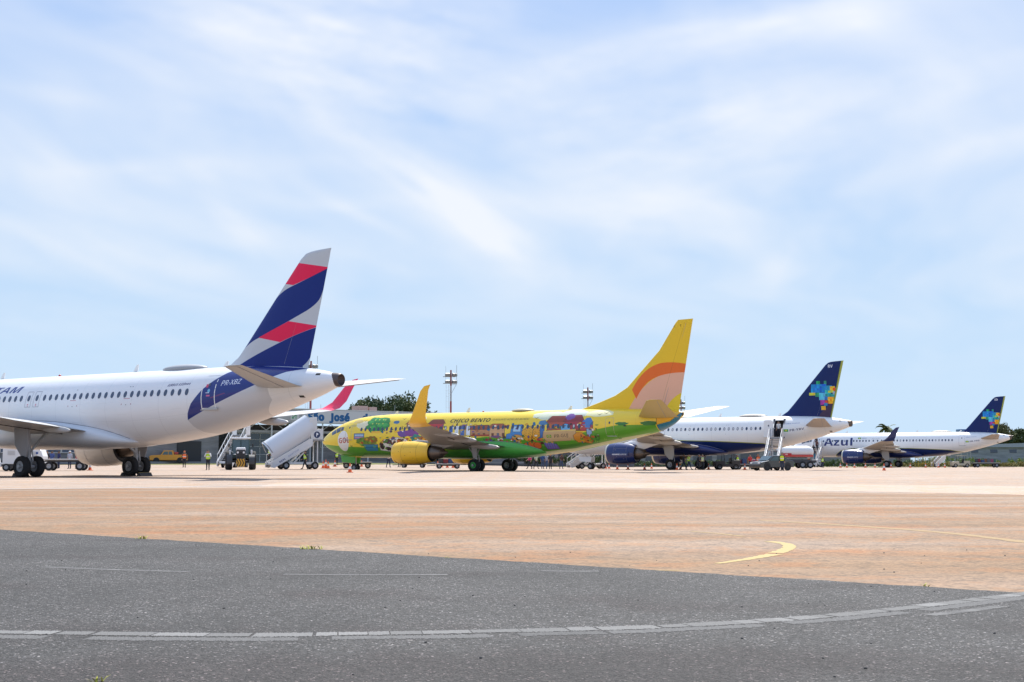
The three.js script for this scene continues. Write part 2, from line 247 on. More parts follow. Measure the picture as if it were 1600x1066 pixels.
// ---------------------------------------------------------------- airliners
// Local axes: x = metres aft of the nose - 20, y up, z towards the port side.
class Hull {
  constructor(L, rows) { this.L = L; this.rows = rows; }               // rows: [a, top, bottom, halfWidth]
  val(a, k) {
    const R = this.rows; a = clamp(a, R[0][0], R[R.length - 1][0]); let i = 0; while (i < R.length - 2 && a > R[i + 1][0]) i++;
    const h = R[i + 1][0] - R[i][0], t = (a - R[i][0]) / h, m = (j) => { if (j <= 0) return (R[1][k] - R[0][k]) / (R[1][0] - R[0][0]); if (j >= R.length - 1) return (R[j][k] - R[j - 1][k]) / (R[j][0] - R[j - 1][0]); const d0 = (R[j][k] - R[j - 1][k]) / (R[j][0] - R[j - 1][0]), d1 = (R[j + 1][k] - R[j][k]) / (R[j + 1][0] - R[j][0]); return d0 * d1 <= 0 ? 0 : 2 * d0 * d1 / (d0 + d1); };
    const t2 = t * t, t3 = t2 * t;
    return (2 * t3 - 3 * t2 + 1) * R[i][k] + (t3 - 2 * t2 + t) * h * m(i) + (3 * t2 - 2 * t3) * R[i + 1][k] + (t3 - t2) * h * m(i + 1);
  }
  at(a) { const top = this.val(a, 1), bot = this.val(a, 2); return { yc: (top + bot) / 2, ry: (top - bot) / 2, rz: this.val(a, 3) }; }
  phi(a, y) { const s = this.at(a); return Math.acos(clamp((y - s.yc) / s.ry, -1, 1)); }
  point(a, phi, off = 0) {
    const f = (aa, p) => { const s = this.at(aa); return new THREE.Vector3(aa - 20, s.yc + s.ry * Math.cos(p), s.rz * Math.sin(p)); };
    const p = f(a, phi), ta = f(Math.min(a + 0.03, this.L), phi).sub(f(Math.max(a - 0.03, 0), phi)), tp = f(a, phi + 0.01).sub(f(a, phi - 0.01)), n = tp.cross(ta).normalize();
    if (n.z * Math.sin(phi) + n.y * Math.cos(phi) < 0) n.negate();
    return { p: p.addScaledVector(n, off), n };
  }
  geometry(hole) {
    const as = []; for (let a = 0; a < 6; a += a < 0.5 ? 0.06 : 0.25) as.push(a); for (let a = 6; a < 23; a += 0.8) as.push(a); for (let a = 23; a < this.L; a += 0.35) as.push(a); as.push(this.L);
    if (hole) { as.push(hole.a0, hole.a1); as.sort((x, y) => x - y); }
    const N = 80, ph = []; for (let i = 0; i <= N; i++) ph.push(i / N * Math.PI * 2);
    const P = [], Nn = [], U = [], I = [];
    for (const a of as) for (const f of ph) { const q = this.point(a, f); P.push(q.p.x, q.p.y, q.p.z); Nn.push(q.n.x, q.n.y, q.n.z); U.push(a / this.L, 1 - f / (2 * Math.PI)); }
    for (let i = 0; i < as.length - 1; i++) for (let j = 0; j < N; j++) {
      if (hole) { const am = (as[i] + as[i + 1]) / 2, fm = (ph[j] + ph[j + 1]) / 2; if (am > hole.a0 && am < hole.a1 && fm > hole.f0 && fm < hole.f1) continue; }
      const k = i * (N + 1) + j; I.push(k, k + 1, k + N + 1, k + 1, k + N + 2, k + N + 1);
    }
    const g = new THREE.BufferGeometry(); g.setAttribute('position', new THREE.Float32BufferAttribute(P, 3)); g.setAttribute('normal', new THREE.Float32BufferAttribute(Nn, 3)); g.setAttribute('uv', new THREE.Float32BufferAttribute(U, 2)); g.setIndex(I); return g;
  }
  // patch lying on the skin: four [a, y] corners, on the port (1) or starboard (-1) side
  patch(c, off = 0.006, side = 1, n = 6) {
    const P = [], Nn = [], U = [], I = [];
    for (let j = 0; j <= n; j++) for (let i = 0; i <= n; i++) {
      const u = i / n, v = j / n, a = lerp(lerp(c[0][0], c[1][0], u), lerp(c[3][0], c[2][0], u), v), y = lerp(lerp(c[0][1], c[1][1], u), lerp(c[3][1], c[2][1], u), v), q = this.point(a, side > 0 ? this.phi(a, y) : 2 * Math.PI - this.phi(a, y), off);
      P.push(q.p.x, q.p.y, q.p.z); Nn.push(q.n.x, q.n.y, q.n.z); U.push(u, 1 - v);
      if (i && j) { const b = (j - 1) * (n + 1) + i - 1; I.push(b, b + n + 1, b + 1, b + 1, b + n + 1, b + n + 2); }
    }
    const g = new THREE.BufferGeometry(); g.setAttribute('position', new THREE.Float32BufferAttribute(P, 3)); g.setAttribute('normal', new THREE.Float32BufferAttribute(Nn, 3)); g.setAttribute('uv', new THREE.Float32BufferAttribute(U, 2)); g.setIndex(I); return g;
  }
  outline(a0, a1, y0, y1, w, off, side) { const wy = w; return merge([this.patch([[a0, y1], [a1, y1], [a1, y1 - wy], [a0, y1 - wy]], off, side), this.patch([[a0, y0 + wy], [a1, y0 + wy], [a1, y0], [a0, y0]], off, side), this.patch([[a0, y1 - wy], [a0 + w, y1 - wy], [a0 + w, y0 + wy], [a0, y0 + wy]], off, side), this.patch([[a1 - w, y1 - wy], [a1, y1 - wy], [a1, y0 + wy], [a1 - w, y0 + wy]], off, side)]); }
}
// paints the skin: points are [a, y] as seen from the side
class Skin {
  constructor(hull, W, H) { this.h = hull; this.W = W; this.H = H; [this.c, this.x] = canvas(W, H); }
  fill(c) { this.x.fillStyle = c; this.x.fillRect(0, 0, this.W, this.H); return this; }
  map(a, y, side) { const f = this.h.phi(a, y); return [a / this.h.L * this.W, (side > 0 ? f : 2 * Math.PI - f) / (2 * Math.PI) * this.H]; }
  poly(pts, color, line) {
    for (const side of [1, -1]) {
      this.x.beginPath(); let first = true;
      for (let i = 0; i < pts.length; i++) { const p = pts[i], q = pts[(i + 1) % pts.length]; for (let k = 0; k < 10; k++) { const t = k / 10, m = this.map(lerp(p[0], q[0], t), lerp(p[1], q[1], t), side); first ? this.x.moveTo(...m) : this.x.lineTo(...m); first = false; } }
      this.x.closePath(); if (color) { this.x.fillStyle = color; this.x.fill(); } if (line) { this.x.strokeStyle = line[0]; this.x.lineWidth = line[1]; this.x.stroke(); }
    }
    return this;
  }
  oval(a, y, ra, ry, color, line) { const p = []; for (let i = 0; i < 28; i++) p.push([a + ra * Math.cos(i / 28 * 6.2832), y + ry * Math.sin(i / 28 * 6.2832)]); return this.poly(p, color, line); }
  blob(a, y, ra, ry, color, rag = 0.25, line) { const p = []; for (let i = 0; i < 30; i++) { const t = i / 30 * 6.2832, r = 1 + rag * fbm(Math.cos(t) * 1.5 + a, Math.sin(t) * 1.5 + y, 3, 3) + rag * 0.3 * Math.abs(Math.sin(t * 4)); p.push([a + ra * r * Math.cos(t), y + ry * r * Math.sin(t)]); } return this.poly(p, color, line); }
  rect(a0, a1, y0, y1, color, line) { return this.poly([[a0, y1], [a1, y1], [a1, y0], [a0, y0]], color, line); }
  text(s, a, y, hm, color, { font = 'bold 100px sans-serif', slant = 0, align = 'left', wide = 1, tilt = 0 } = {}) {
    for (const side of [1, -1]) {
      const [x, yy] = this.map(a, y, side), r = this.h.at(a), pm = this.W / this.h.L, py = this.H / (2 * Math.PI * (r.ry + r.rz) / 2), k = hm / 73;
      this.x.save(); this.x.translate(x, yy); if (side < 0) this.x.rotate(Math.PI); this.x.rotate(tilt); this.x.scale(pm * k * wide, py * k); this.x.transform(1, 0, -slant, 1, 0, 0);
      this.x.font = font; this.x.fillStyle = color; this.x.textAlign = side > 0 ? align : align === 'left' ? 'right' : align === 'right' ? 'left' : align; this.x.fillText(s, 0, 0); this.x.restore();
    }
    return this;
  }
  grime(n, s) { seed(s); for (let i = 0; i < n; i++) { const a = rr(3, this.h.L), f = rr(0, 1), v = Math.floor(rr(60, 130)); this.x.fillStyle = `rgba(${v},${v - 6},${v - 14},${rr(0.02, 0.07).toFixed(3)})`; this.x.fillRect(a / this.h.L * this.W, f * this.H, rr(4, 60), rr(1, 2.5)); }
    for (let a = 2.5; a < this.h.L - 1; a += 2.13) { this.x.fillStyle = 'rgba(70,75,90,0.16)'; this.x.fillRect(a / this.h.L * this.W, 0, 1, this.H); }
    for (const f of [0.11, 0.2, 0.31, 0.4, 0.6, 0.69, 0.8, 0.89]) { this.x.fillStyle = 'rgba(70,75,90,0.12)'; this.x.fillRect(0, f * this.H, this.W, 1); } return this; }
  tex() { return canvasTex(this.c); }
}
// aerofoil-section loft; sections { le, te: [a, y, z], t: thickness, n: thickness direction }
function foil(secs, uvf, N = 14) {
  const P = [], U = [], I = [], M = 2 * N;
  const prof = (c) => 5 * (0.2969 * Math.sqrt(c) - 0.126 * c - 0.3516 * c * c + 0.2843 * c ** 3 - 0.1015 * c ** 4);
  for (const s of secs) for (let k = 0; k <= M; k++) {
    const up = k <= N ? 1 : -1, c = (1 - Math.cos(Math.PI * Math.abs(N - k) / N)) / 2, h = prof(c) * s.t * up, n = s.n ?? [0, 1, 0];
    const p = [0, 1, 2].map((q) => lerp(s.le[q], s.te[q], c) + n[q] * h * 1);
    P.push(p[0] - 20, p[1], p[2]); U.push(...(uvf ? uvf(p[0], p[1]) : [p[0] / 3, p[2] / 3]));
  }
  for (let i = 0; i < secs.length - 1; i++) for (let k = 0; k < M; k++) { const a = i * (M + 1) + k, b = a + M + 1; I.push(a, a + 1, b, a + 1, b + 1, b); }
  const cap = (i) => { const b = i * (M + 1); for (let k = 0; k < N; k++) I.push(b + k, b + k + 1, b + M - k, b + k + 1, b + M - k - 1, b + M - k); };
  cap(0); cap(secs.length - 1);
  const g = new THREE.BufferGeometry(); g.setAttribute('position', new THREE.Float32BufferAttribute(P, 3)); g.setAttribute('uv', new THREE.Float32BufferAttribute(U, 2)); g.setIndex(I);
  const q = g.toNonIndexed(); const m = mergeVertices(g); m.computeVertexNormals(); return m;
}
const flip = (secs) => secs.map((s) => ({ ...s, le: [s.le[0], s.le[1], -s.le[2]], te: [s.te[0], s.te[1], -s.te[2]], n: s.n ? [s.n[0], s.n[1], -s.n[2]] : undefined }));
const M = {
  glass: new THREE.MeshPhysicalMaterial({ color: lin(0.04, 0.06, 0.11), roughness: 0.12, clearcoat: 0.5 }),
  blind: mat(lin(0.55, 0.56, 0.58), 0.6), tyre: mat(lin(0.018, 0.018, 0.02), 0.85), rimGrey: mat(lin(0.35, 0.36, 0.38), 0.5, { metalness: 0.4 }),
  metal: mat(lin(0.42, 0.42, 0.43), 0.35, { metalness: 0.85 }), dark: mat(lin(0.03, 0.03, 0.033), 0.7), strut: mat(lin(0.45, 0.46, 0.48), 0.45), hot: mat(lin(0.16, 0.13, 0.11), 0.45, { metalness: 0.8 }),
  seam: mat(lin(0.28, 0.29, 0.33), 0.6), white: paint(lin(0.78, 0.78, 0.78)), grey: paint(lin(0.34, 0.345, 0.36), 0.45), wing: mat(lin(0.42, 0.42, 0.42), 0.42), concreteDust: mat(lin(0.3, 0.22, 0.16), 0.9),
  lampRed: mat(lin(0.4, 0.02, 0.02), 0.4), orange: mat(lin(0.78, 0.13, 0.03), 0.55), reflective: mat(lin(0.75, 0.75, 0.75), 0.5), steel: mat(lin(0.3, 0.31, 0.32), 0.5, { metalness: 0.5 }),
};
const winShape = (w, h) => { const s = new THREE.Shape(); s.absellipse(0, 0, w / 2, h / 2, 0, Math.PI * 2); const g = new THREE.ExtrudeGeometry(s, { depth: 0.012, bevelEnabled: false, curveSegments: 8 }); return g; };
const winGeo = winShape(0.25, 0.38), blindGeo = winShape(0.17, 0.28), winGeoSmall = winShape(0.25, 0.36);
function onSkin(o, hull, a, y, side, off) { const q = hull.point(a, side > 0 ? hull.phi(a, y) : 2 * Math.PI - hull.phi(a, y), off); o.position.copy(q.p); o.quaternion.setFromUnitVectors(new THREE.Vector3(0, 0, 1), q.n); return o; }
function tyreGeo(r, w) { const e = w * 0.5; return T(lathe([[r * 0.52, -e * 0.7], [r * 0.6, -e * 0.95], [r * 0.86, -e], [r * 0.97, -e * 0.75], [r, -e * 0.35], [r, -e * 0.12], [r * 0.985, -e * 0.09], [r, -e * 0.06], [r, e * 0.06], [r * 0.985, e * 0.09], [r, e * 0.12], [r, e * 0.35], [r * 0.97, e * 0.75], [r * 0.86, e], [r * 0.6, e * 0.95], [r * 0.52, e * 0.7]], 28), 0, 0, 0, Math.PI / 2); }
function rimGeo(r, w) { const e = w * 0.5, list = [T(lathe([[0.001, -e * 0.35], [r * 0.2, -e * 0.4], [r * 0.22, -e * 0.75], [r * 0.3, -e * 0.6], [r * 0.46, -e * 0.55], [r * 0.53, -e * 0.8], [r * 0.53, e * 0.8], [r * 0.46, e * 0.55], [r * 0.3, e * 0.6], [r * 0.22, e * 0.75], [r * 0.2, e * 0.4], [0.001, e * 0.35]], 20), 0, 0, 0, Math.PI / 2)]; for (let k = 0; k < 8; k++) { const t = k / 8 * 6.2832; for (const s of [-1, 1]) list.push(T(new THREE.CylinderGeometry(r * 0.05, r * 0.05, 0.02, 6), Math.cos(t) * r * 0.38, Math.sin(t) * r * 0.38, s * e * 0.62, Math.PI / 2)); } return merge(list); }
function wheel(parent, name, r, w, x, y, z, rim = M.rimGrey) { const t = mesh(name, tyreGeo(r, w), M.tyre, parent); t.position.set(x, y, z); mesh('rim', rimGeo(r, w), rim, t); return t; }

function airliner(o) {
  const { label, pos, th, hull, skin, S } = o, t = thing(o.name, label, 'airliner', 'airliners parked on the apron', pos, -th * Math.PI / 180);
  const body = new THREE.MeshPhysicalMaterial({ map: skin, roughness: 0.36, clearcoat: 0.3, clearcoatRoughness: 0.1 });
  const fus = mesh('fuselage', hull.geometry(o.hole), body, t);
  // cabin windows, both sides
  seed(o.seed);
  for (const side of [1, -1]) for (let k = 0; k < S.windows.n + (S.windows.extra?.length ?? 0); k++) {
    const more = k >= S.windows.n, a = more ? S.windows.extra[k - S.windows.n] : S.windows.a0 + k * S.windows.pitch; if (!more && S.windows.skip?.some(([u, v]) => a > u && a < v)) continue; if (o.hole && side > 0 && a > o.hole.a0 - 1.3 && a < o.hole.a1) continue;
    const w = onSkin(mesh('window', winGeo, M.glass, t), hull, a, S.windows.y, side, -0.004);
    if (rnd() < (o.blinds ?? 0)) { const b = mesh('blind', blindGeo, M.blind, w); b.position.z = 0.004; }
  }
  for (const e of S.exits ?? []) for (const side of [1, -1]) mesh('overwing_exit', hull.outline(e - 0.26, e + 0.26, S.exitY[0], S.exitY[1], 0.025, 0.004, side), o.exitMat ?? M.seam, t);
  for (const [a0, a1, y0, y1] of S.doors) for (const side of [1, -1]) {
    if (o.hole && side > 0 && a0 > 20) continue;
    const d = mesh('door', hull.outline(a0, a1, y0, y1, o.doorW ?? 0.03, 0.006, side), o.doorMat ?? M.seam, t);
    const q = hull.point((a0 + a1) / 2, side > 0 ? hull.phi((a0 + a1) / 2, y0) : 2 * Math.PI - hull.phi((a0 + a1) / 2, y0), 0.02);
    const sill = mesh('door_sill', rbox(a1 - a0 + 0.3, 0.13, 0.07, 0.03), a0 > 20 ? M.wing : M.seam, d); sill.position.copy(q.p); if (a0 < 20 || o.noSill) sill.scale.y = 0.35;
    const wq = mesh('door_window', winGeoSmall, M.glass, d); onSkin(wq, hull, (a0 + a1) / 2, (y0 + y1) / 2 + 0.35, side, 0.001); wq.scale.set(0.6, 0.6, 1);
  }
  for (const c of S.cockpit) for (const side of [1, -1]) mesh('cockpit_window', hull.patch(c, 0.006, side, 5), M.glass, t);
  // wings
  const wmat = o.wingMat ?? M.wing;
  for (const side of [1, -1]) {
    const f = side > 0 ? (s) => s : flip;
    const w = mesh('wing', foil(f(S.wing)), wmat, t);
    mesh('winglet', foil(f(S.winglet)), o.wingletMat, w);
    for (const [a, y, s, l, r] of S.fairings) mesh('flap_fairing', T(new THREE.SphereGeometry(1, 14, 10).scale(l / 2, r, r * 0.75), a - 20, y, s * side, 0, 0, -0.06), wmat, w);
    for (const [a0, y0, s0, a1, y1, s1] of S.flapGaps) mesh('flap_edge', bar([a0 - 20, y0, s0 * side], [a1 - 20, y1, s1 * side], 0.025, 5), M.dark, w);
    const st = mesh('tailplane', foil(f(S.stab)), o.stabMat ?? wmat, t);
    if (S.stabHinge) mesh('elevator_gap', bar([S.stabHinge[0] - 20, S.stabHinge[1], S.stabHinge[2] * side], [S.stabHinge[3] - 20, S.stabHinge[4], S.stabHinge[5] * side], 0.018, 5), M.seam, st);
    // engine
    const e = S.engine, nac = mesh('engine_nacelle', T(lathe(e.outer.map(([r, a]) => [r, -a]), 44), e.a - 20, e.y, e.s * side, 0, 0, Math.PI / 2), o.nacelleMat, t);
    if (e.squash) nac.geometry.applyMatrix4(new THREE.Matrix4().makeTranslation(0, e.y, 0).multiply(new THREE.Matrix4().makeScale(1, e.squash, 1)).multiply(new THREE.Matrix4().makeTranslation(0, -e.y, 0)));
    mesh('intake_lip', T(lathe(e.lip.map(([r, a]) => [r, -a]), 44), e.a - 20, e.y, e.s * side, 0, 0, Math.PI / 2), o.lipMat ?? M.metal, nac);
    const rO = (a) => { for (let k = 0; k < e.outer.length - 1; k++) { const [r0, a0] = e.outer[k], [r1, a1] = e.outer[k + 1]; if (a >= a0 && a <= a1 && a1 > a0) return lerp(r0, r1, (a - a0) / (a1 - a0)); } return 1; };
    const seams = [1.15, 2.75].map((a) => T(new THREE.TorusGeometry(rO(a) + 0.002, 0.009, 5, 48).rotateY(Math.PI / 2), e.a + a - 20, e.y, e.s * side)); for (const f of [0.5, -0.75]) for (let k = 0; k < 8; k++) { const a0 = 1.15 + k * 0.2, a1 = a0 + 0.2; seams.push(bar([e.a + a0 - 20, e.y + Math.sin(f) * (rO(a0) + 0.002), e.s * side + side * Math.cos(f) * (rO(a0) + 0.002)], [e.a + a1 - 20, e.y + Math.sin(f) * (rO(a1) + 0.002), e.s * side + side * Math.cos(f) * (rO(a1) + 0.002)], 0.008, 4)); }
    for (const [a, f] of [[0.9, 0.1], [1.6, -0.25], [2.2, 0.05], [2.4, -0.5], [1.4, 0.35]]) seams.push(T(new THREE.CylinderGeometry(0.035, 0.035, 0.012, 8).rotateX(Math.PI / 2 * 1).rotateX(-f * side), e.a + a - 20, e.y + Math.sin(f) * rO(a), e.s * side + side * Math.cos(f) * rO(a)));
    const sm = mesh('cowl_seams', merge(seams), o.seamMat ?? M.seam, nac); if (e.squash) sm.geometry.applyMatrix4(new THREE.Matrix4().makeTranslation(0, e.y, 0).multiply(new THREE.Matrix4().makeScale(1, e.squash, 1)).multiply(new THREE.Matrix4().makeTranslation(0, -e.y, 0)));
    const fan = [cyl(e.fanR, e.fanR, 0.05, 30, e.a + 0.75 - 20, e.y, e.s * side, 0, 0, Math.PI / 2), T(new THREE.ConeGeometry(e.fanR * 0.3, 0.5, 16), e.a + 0.5 - 20, e.y, e.s * side, 0, 0, Math.PI / 2)];
    for (let k = 0; k < 20; k++) { const q = k / 20 * 6.2832; fan.push(T(new THREE.BoxGeometry(0.05, e.fanR * 0.7, 0.18).translate(0, e.fanR * 0.62, 0).rotateX(q), e.a + 0.66 - 20, e.y, e.s * side)); }
    mesh('fan', merge(fan), M.dark, nac);
    mesh('exhaust_core', T(lathe(e.core.map(([r, a]) => [r, -a]), 36), e.a - 20, e.y, e.s * side, 0, 0, Math.PI / 2), M.hot, nac);
    mesh('exhaust_shroud', T(lathe(e.shroud.map(([r, a]) => [r, -a]), 36), e.a - 20, e.y, e.s * side, 0, 0, Math.PI / 2), o.shroudMat ?? M.dark, nac);
    mesh('engine_pylon', foil([{ le: [e.py[0], e.py[1], e.s * side], te: [e.py[2], e.py[3], e.s * side], t: 0.35, n: [0, 0, 1] }, { le: [e.py[4], e.py[5], e.s * side], te: [e.py[6], e.py[7], e.s * side], t: 0.4, n: [0, 0, 1] }]), o.pylonMat ?? wmat, t);
    if (o.engineText) {
      const [c, x] = canvas(512, 128); x.fillStyle = o.engineText[1]; x.fillRect(0, 0, 512, 128); x.font = 'bold 60px sans-serif'; x.fillStyle = '#f4f4f8'; x.textBaseline = 'middle'; const w1 = x.measureText('voe').width, w2 = x.measureText('azul').width; x.fillText('voeazul', 40, 64); x.font = '60px sans-serif'; x.fillText('.com.br', 44 + w1 + w2, 64);
      const P = [], U = [], I = [], Nn = []; for (let j = 0; j <= 6; j++) for (let i = 0; i <= 12; i++) { const u = i / 12, v = j / 6, a = 0.85 + u * 2.2, r = 1.225 * (1 - 0.02 * u), f = (0.22 - 0.44 * v); const aa = side > 0 ? a : 3.9 - a; P.push(e.a + aa - 20, e.y + Math.sin(f - 0.05) * 1.234, e.s * side + side * Math.cos(f - 0.05) * 1.234); U.push(u, 1 - v); Nn.push(0, Math.sin(f), side * Math.cos(f)); if (i && j) { const b = (j - 1) * 13 + i - 1; I.push(b, b + 13, b + 1, b + 1, b + 13, b + 14); } }
      const g = new THREE.BufferGeometry(); g.setAttribute('position', new THREE.Float32BufferAttribute(P, 3)); g.setAttribute('normal', new THREE.Float32BufferAttribute(Nn, 3)); g.setAttribute('uv', new THREE.Float32BufferAttribute(U, 2)); g.setIndex(I);
      mesh('engine_lettering', g, new THREE.MeshPhysicalMaterial({ map: canvasTex(c), roughness: 0.34, clearcoat: 0.4, clearcoatRoughness: 0.1 }), nac);
    }
    // main gear
    const G = S.gear;
    mesh('main_gear_strut', merge([bar([G.a - 0.25 - 20, 2.9, G.s * side], [G.a - 20, 0.6, G.s * side], 0.13, 10), bar([G.a - 0.5 - 20, 2.7, (G.s - 1.6) * side], [G.a - 20, 1.35, G.s * side], 0.07, 8), bar([G.a - 1.3 - 20, 2.7, G.s * side], [G.a - 20, 1.2, G.s * side], 0.06, 8), bar([G.a + 0.22 - 20, 1.5, G.s * side], [G.a + 0.3 - 20, 0.9, G.s * side], 0.04, 6), bar([G.a + 0.3 - 20, 0.95, G.s * side], [G.a - 20, 0.62, G.s * side], 0.05, 6), bar([G.a - 20, G.r, (G.s - G.w * 0.8) * side], [G.a - 20, G.r, (G.s + G.w * 0.8) * side], 0.09, 8)]), M.strut, t);
    for (const q of [-1, 1]) wheel(t, 'main_wheel', G.r, G.tw, G.a - 20, G.r, G.s * side + q * G.w / 2, o.rims && side > 0 && q > 0 ? o.rims : M.rimGrey);
    if (G.door) mesh('gear_door', prism(G.door.map(([a, y]) => [a - 20, y]), 0.05, 0.01).translate(0, 0, (G.s + 0.42) * side), o.doorPanelMat ?? M.wing, t);
    else mesh('gear_door', prism([[G.a - 0.45 - 20, 2.3], [G.a + 0.2 - 20, 2.3], [G.a + 0.15 - 20, 1.25], [G.a - 0.2 - 20, 1.2]], 0.04, 0.01).translate(0, 0, (G.s + 0.22) * side), o.doorPanelMat ?? M.wing, t);
  }
  const fair = mesh('wing_fairing', S.belly(), o.bellyMat ?? M.wing, t), fh = fair.geometry.userData.rows;
  for (const side of [1, -1]) {                                         // sealing strip where the fairing meets the skin
    const pts = []; for (let a = fh.rows[0][0] + 0.9; a < fh.rows[fh.rows.length - 1][0] - 0.25; a += 0.3) { const s = fh.at(a), h = hull.at(a); for (let f = 0.05; f < 1.6; f += 0.02) { const y = s.yc + s.ry * Math.pow(Math.max(0, Math.cos(f)), 0.8), z = s.rz * Math.pow(Math.sin(f), 0.7), v = (y - h.yc) / h.ry; if (Math.abs(v) < 1 && z > h.rz * Math.sqrt(1 - v * v)) { pts.push(new THREE.Vector3(a - 20, y, (z + 0.004) * side)); break; } } }
    if (pts.length > 4) mesh('fairing_seal', new THREE.TubeGeometry(new THREE.CatmullRomCurve3(pts), 60, o.sealR ?? 0.022, 5), M.seam, fair);
  }
  mesh('fin', foil(S.fin, (a, y) => [(a - 28) / 12, (y - 5) / 8.2]), new THREE.MeshPhysicalMaterial({ map: o.finTex, roughness: 0.5, clearcoat: 0.06, clearcoatRoughness: 0.2, specularIntensity: 0.6 }), t);
  mesh('rudder_gap', merge([1, -1].map((s) => bar([S.rudder[0] - 20, S.rudder[1], S.rudder[4] * s], [S.rudder[2] - 20, S.rudder[3], S.rudder[5] * s], 0.012, 5))), M.seam, t);
  // nose gear
  const n = S.nose; mesh('nose_gear_strut', merge([bar([n.a - 20, 2.0, 0], [n.a - 20, n.r, 0], 0.09, 10), bar([n.a - 0.9 - 20, 1.9, 0], [n.a - 20, 0.9, 0], 0.05, 6), bar([n.a - 20, n.r, -0.3], [n.a - 20, n.r, 0.3], 0.06, 8)]), M.strut, t);
  for (const s of [-1, 1]) { wheel(t, 'nose_wheel', n.r, 0.2, n.a - 20, n.r, s * 0.22); mesh('nose_gear_door', prism([[n.a - 1.5 - 20, 1.5], [n.a + 0.3 - 20, 1.45], [n.a + 0.2 - 20, n.doorY], [n.a - 1.3 - 20, n.doorY + 0.1]], 0.03, 0.008).translate(0, 0, s * 0.42), o.noseDoorMat ?? M.white, t); }
  // roof fittings: satcom dome, blade aerials, beacon
  if (S.dome) mesh('antenna_dome', T(new THREE.SphereGeometry(1, 24, 14).scale(S.dome[2], S.dome[3], 0.55), S.dome[0] - 20, S.dome[1], 0), o.domeMat ?? M.grey, t);
  for (const [a, h] of S.aerials) { const y = hull.at(a); mesh('blade_antenna', prism([[0, -0.05], [0.4, -0.05], [0.5, h], [0.34, h]], 0.03, 0.005).translate(a - 20, y.yc + y.ry, 0), M.white, t); }
  mesh('beacon', T(new THREE.SphereGeometry(0.09, 10, 8), S.beacon - 20, hull.at(S.beacon).yc + hull.at(S.beacon).ry + 0.02, 0), M.lampRed, t);
  for (const [a, y] of S.vents) mesh('vent', onSkinGeo(hull, a, y), M.dark, t);
  const ap = S.apu; mesh('tail_exhaust', T(lathe(ap.pts.map(([r, a]) => [r, -a]), 24), ap.a - 20, ap.y, 0, 0, 0, Math.PI / 2 - 0.03), o.apuMat ?? M.hot, t);
  return t;
}
function onSkinGeo(hull, a, y) { const k = a > 33 ? 1 : 0.3; return hull.patch([[a - 0.12 * k, y + 0.05 * k], [a + 0.12 * k, y + 0.05 * k], [a + 0.12 * k, y - 0.05 * k], [a - 0.12 * k, y - 0.05 * k]], 0.008, 1, 2); }

// twin-jet with a round tail cone (three of the four aircraft)
const hullA = () => new Hull(37.0, [[0, 3.42, 3.36, 0.03], [0.08, 3.62, 3.12, 0.26], [0.35, 3.87, 2.78, 0.55], [1.0, 4.32, 2.36, 0.98], [1.8, 4.72, 2.1, 1.32], [2.6, 5.14, 1.95, 1.57], [3.5, 5.52, 1.85, 1.75], [4.6, 5.77, 1.79, 1.89], [6, 5.88, 1.76, 1.96], [7.5, 5.9, 1.76, 1.975], [23, 5.9, 1.76, 1.975], [24.8, 5.9, 1.86, 1.965], [26.8, 5.9, 2.06, 1.93], [28.3, 5.9, 2.27, 1.87], [29.7, 5.89, 2.54, 1.78], [31.4, 5.86, 2.96, 1.58], [33, 5.8, 3.38, 1.32], [34.5, 5.68, 3.82, 1.0], [36, 5.46, 4.28, 0.62], [36.6, 5.33, 4.5, 0.44], [37.0, 5.22, 4.66, 0.3]]);
const sectionLoft = (rows) => { const h = new Hull(rows[rows.length - 1][0], rows), as = steps(rows[0][0], rows[rows.length - 1][0], 60), N = 48, P = [], I = []; for (const a of as) { const s = h.at(a); for (let k = 0; k <= N; k++) { const f = k / N * Math.PI * 2, c = Math.cos(f), q = Math.sin(f); P.push(a - 20, s.yc + s.ry * Math.sign(c) * Math.pow(Math.abs(c), 0.8), s.rz * Math.sign(q) * Math.pow(Math.abs(q), 0.7)); } } for (let i = 0; i < as.length - 1; i++) for (let k = 0; k < N; k++) { const a = i * (N + 1) + k; I.push(a, a + 1, a + N + 1, a + 1, a + N + 2, a + N + 1); } const g = new THREE.BufferGeometry(); g.setAttribute('position', new THREE.Float32BufferAttribute(P, 3)); g.setAttribute('uv', new THREE.Float32BufferAttribute(new Float32Array(P.length / 3 * 2), 2)); g.setIndex(I); g.computeVertexNormals(); g.userData.rows = h; return g; };
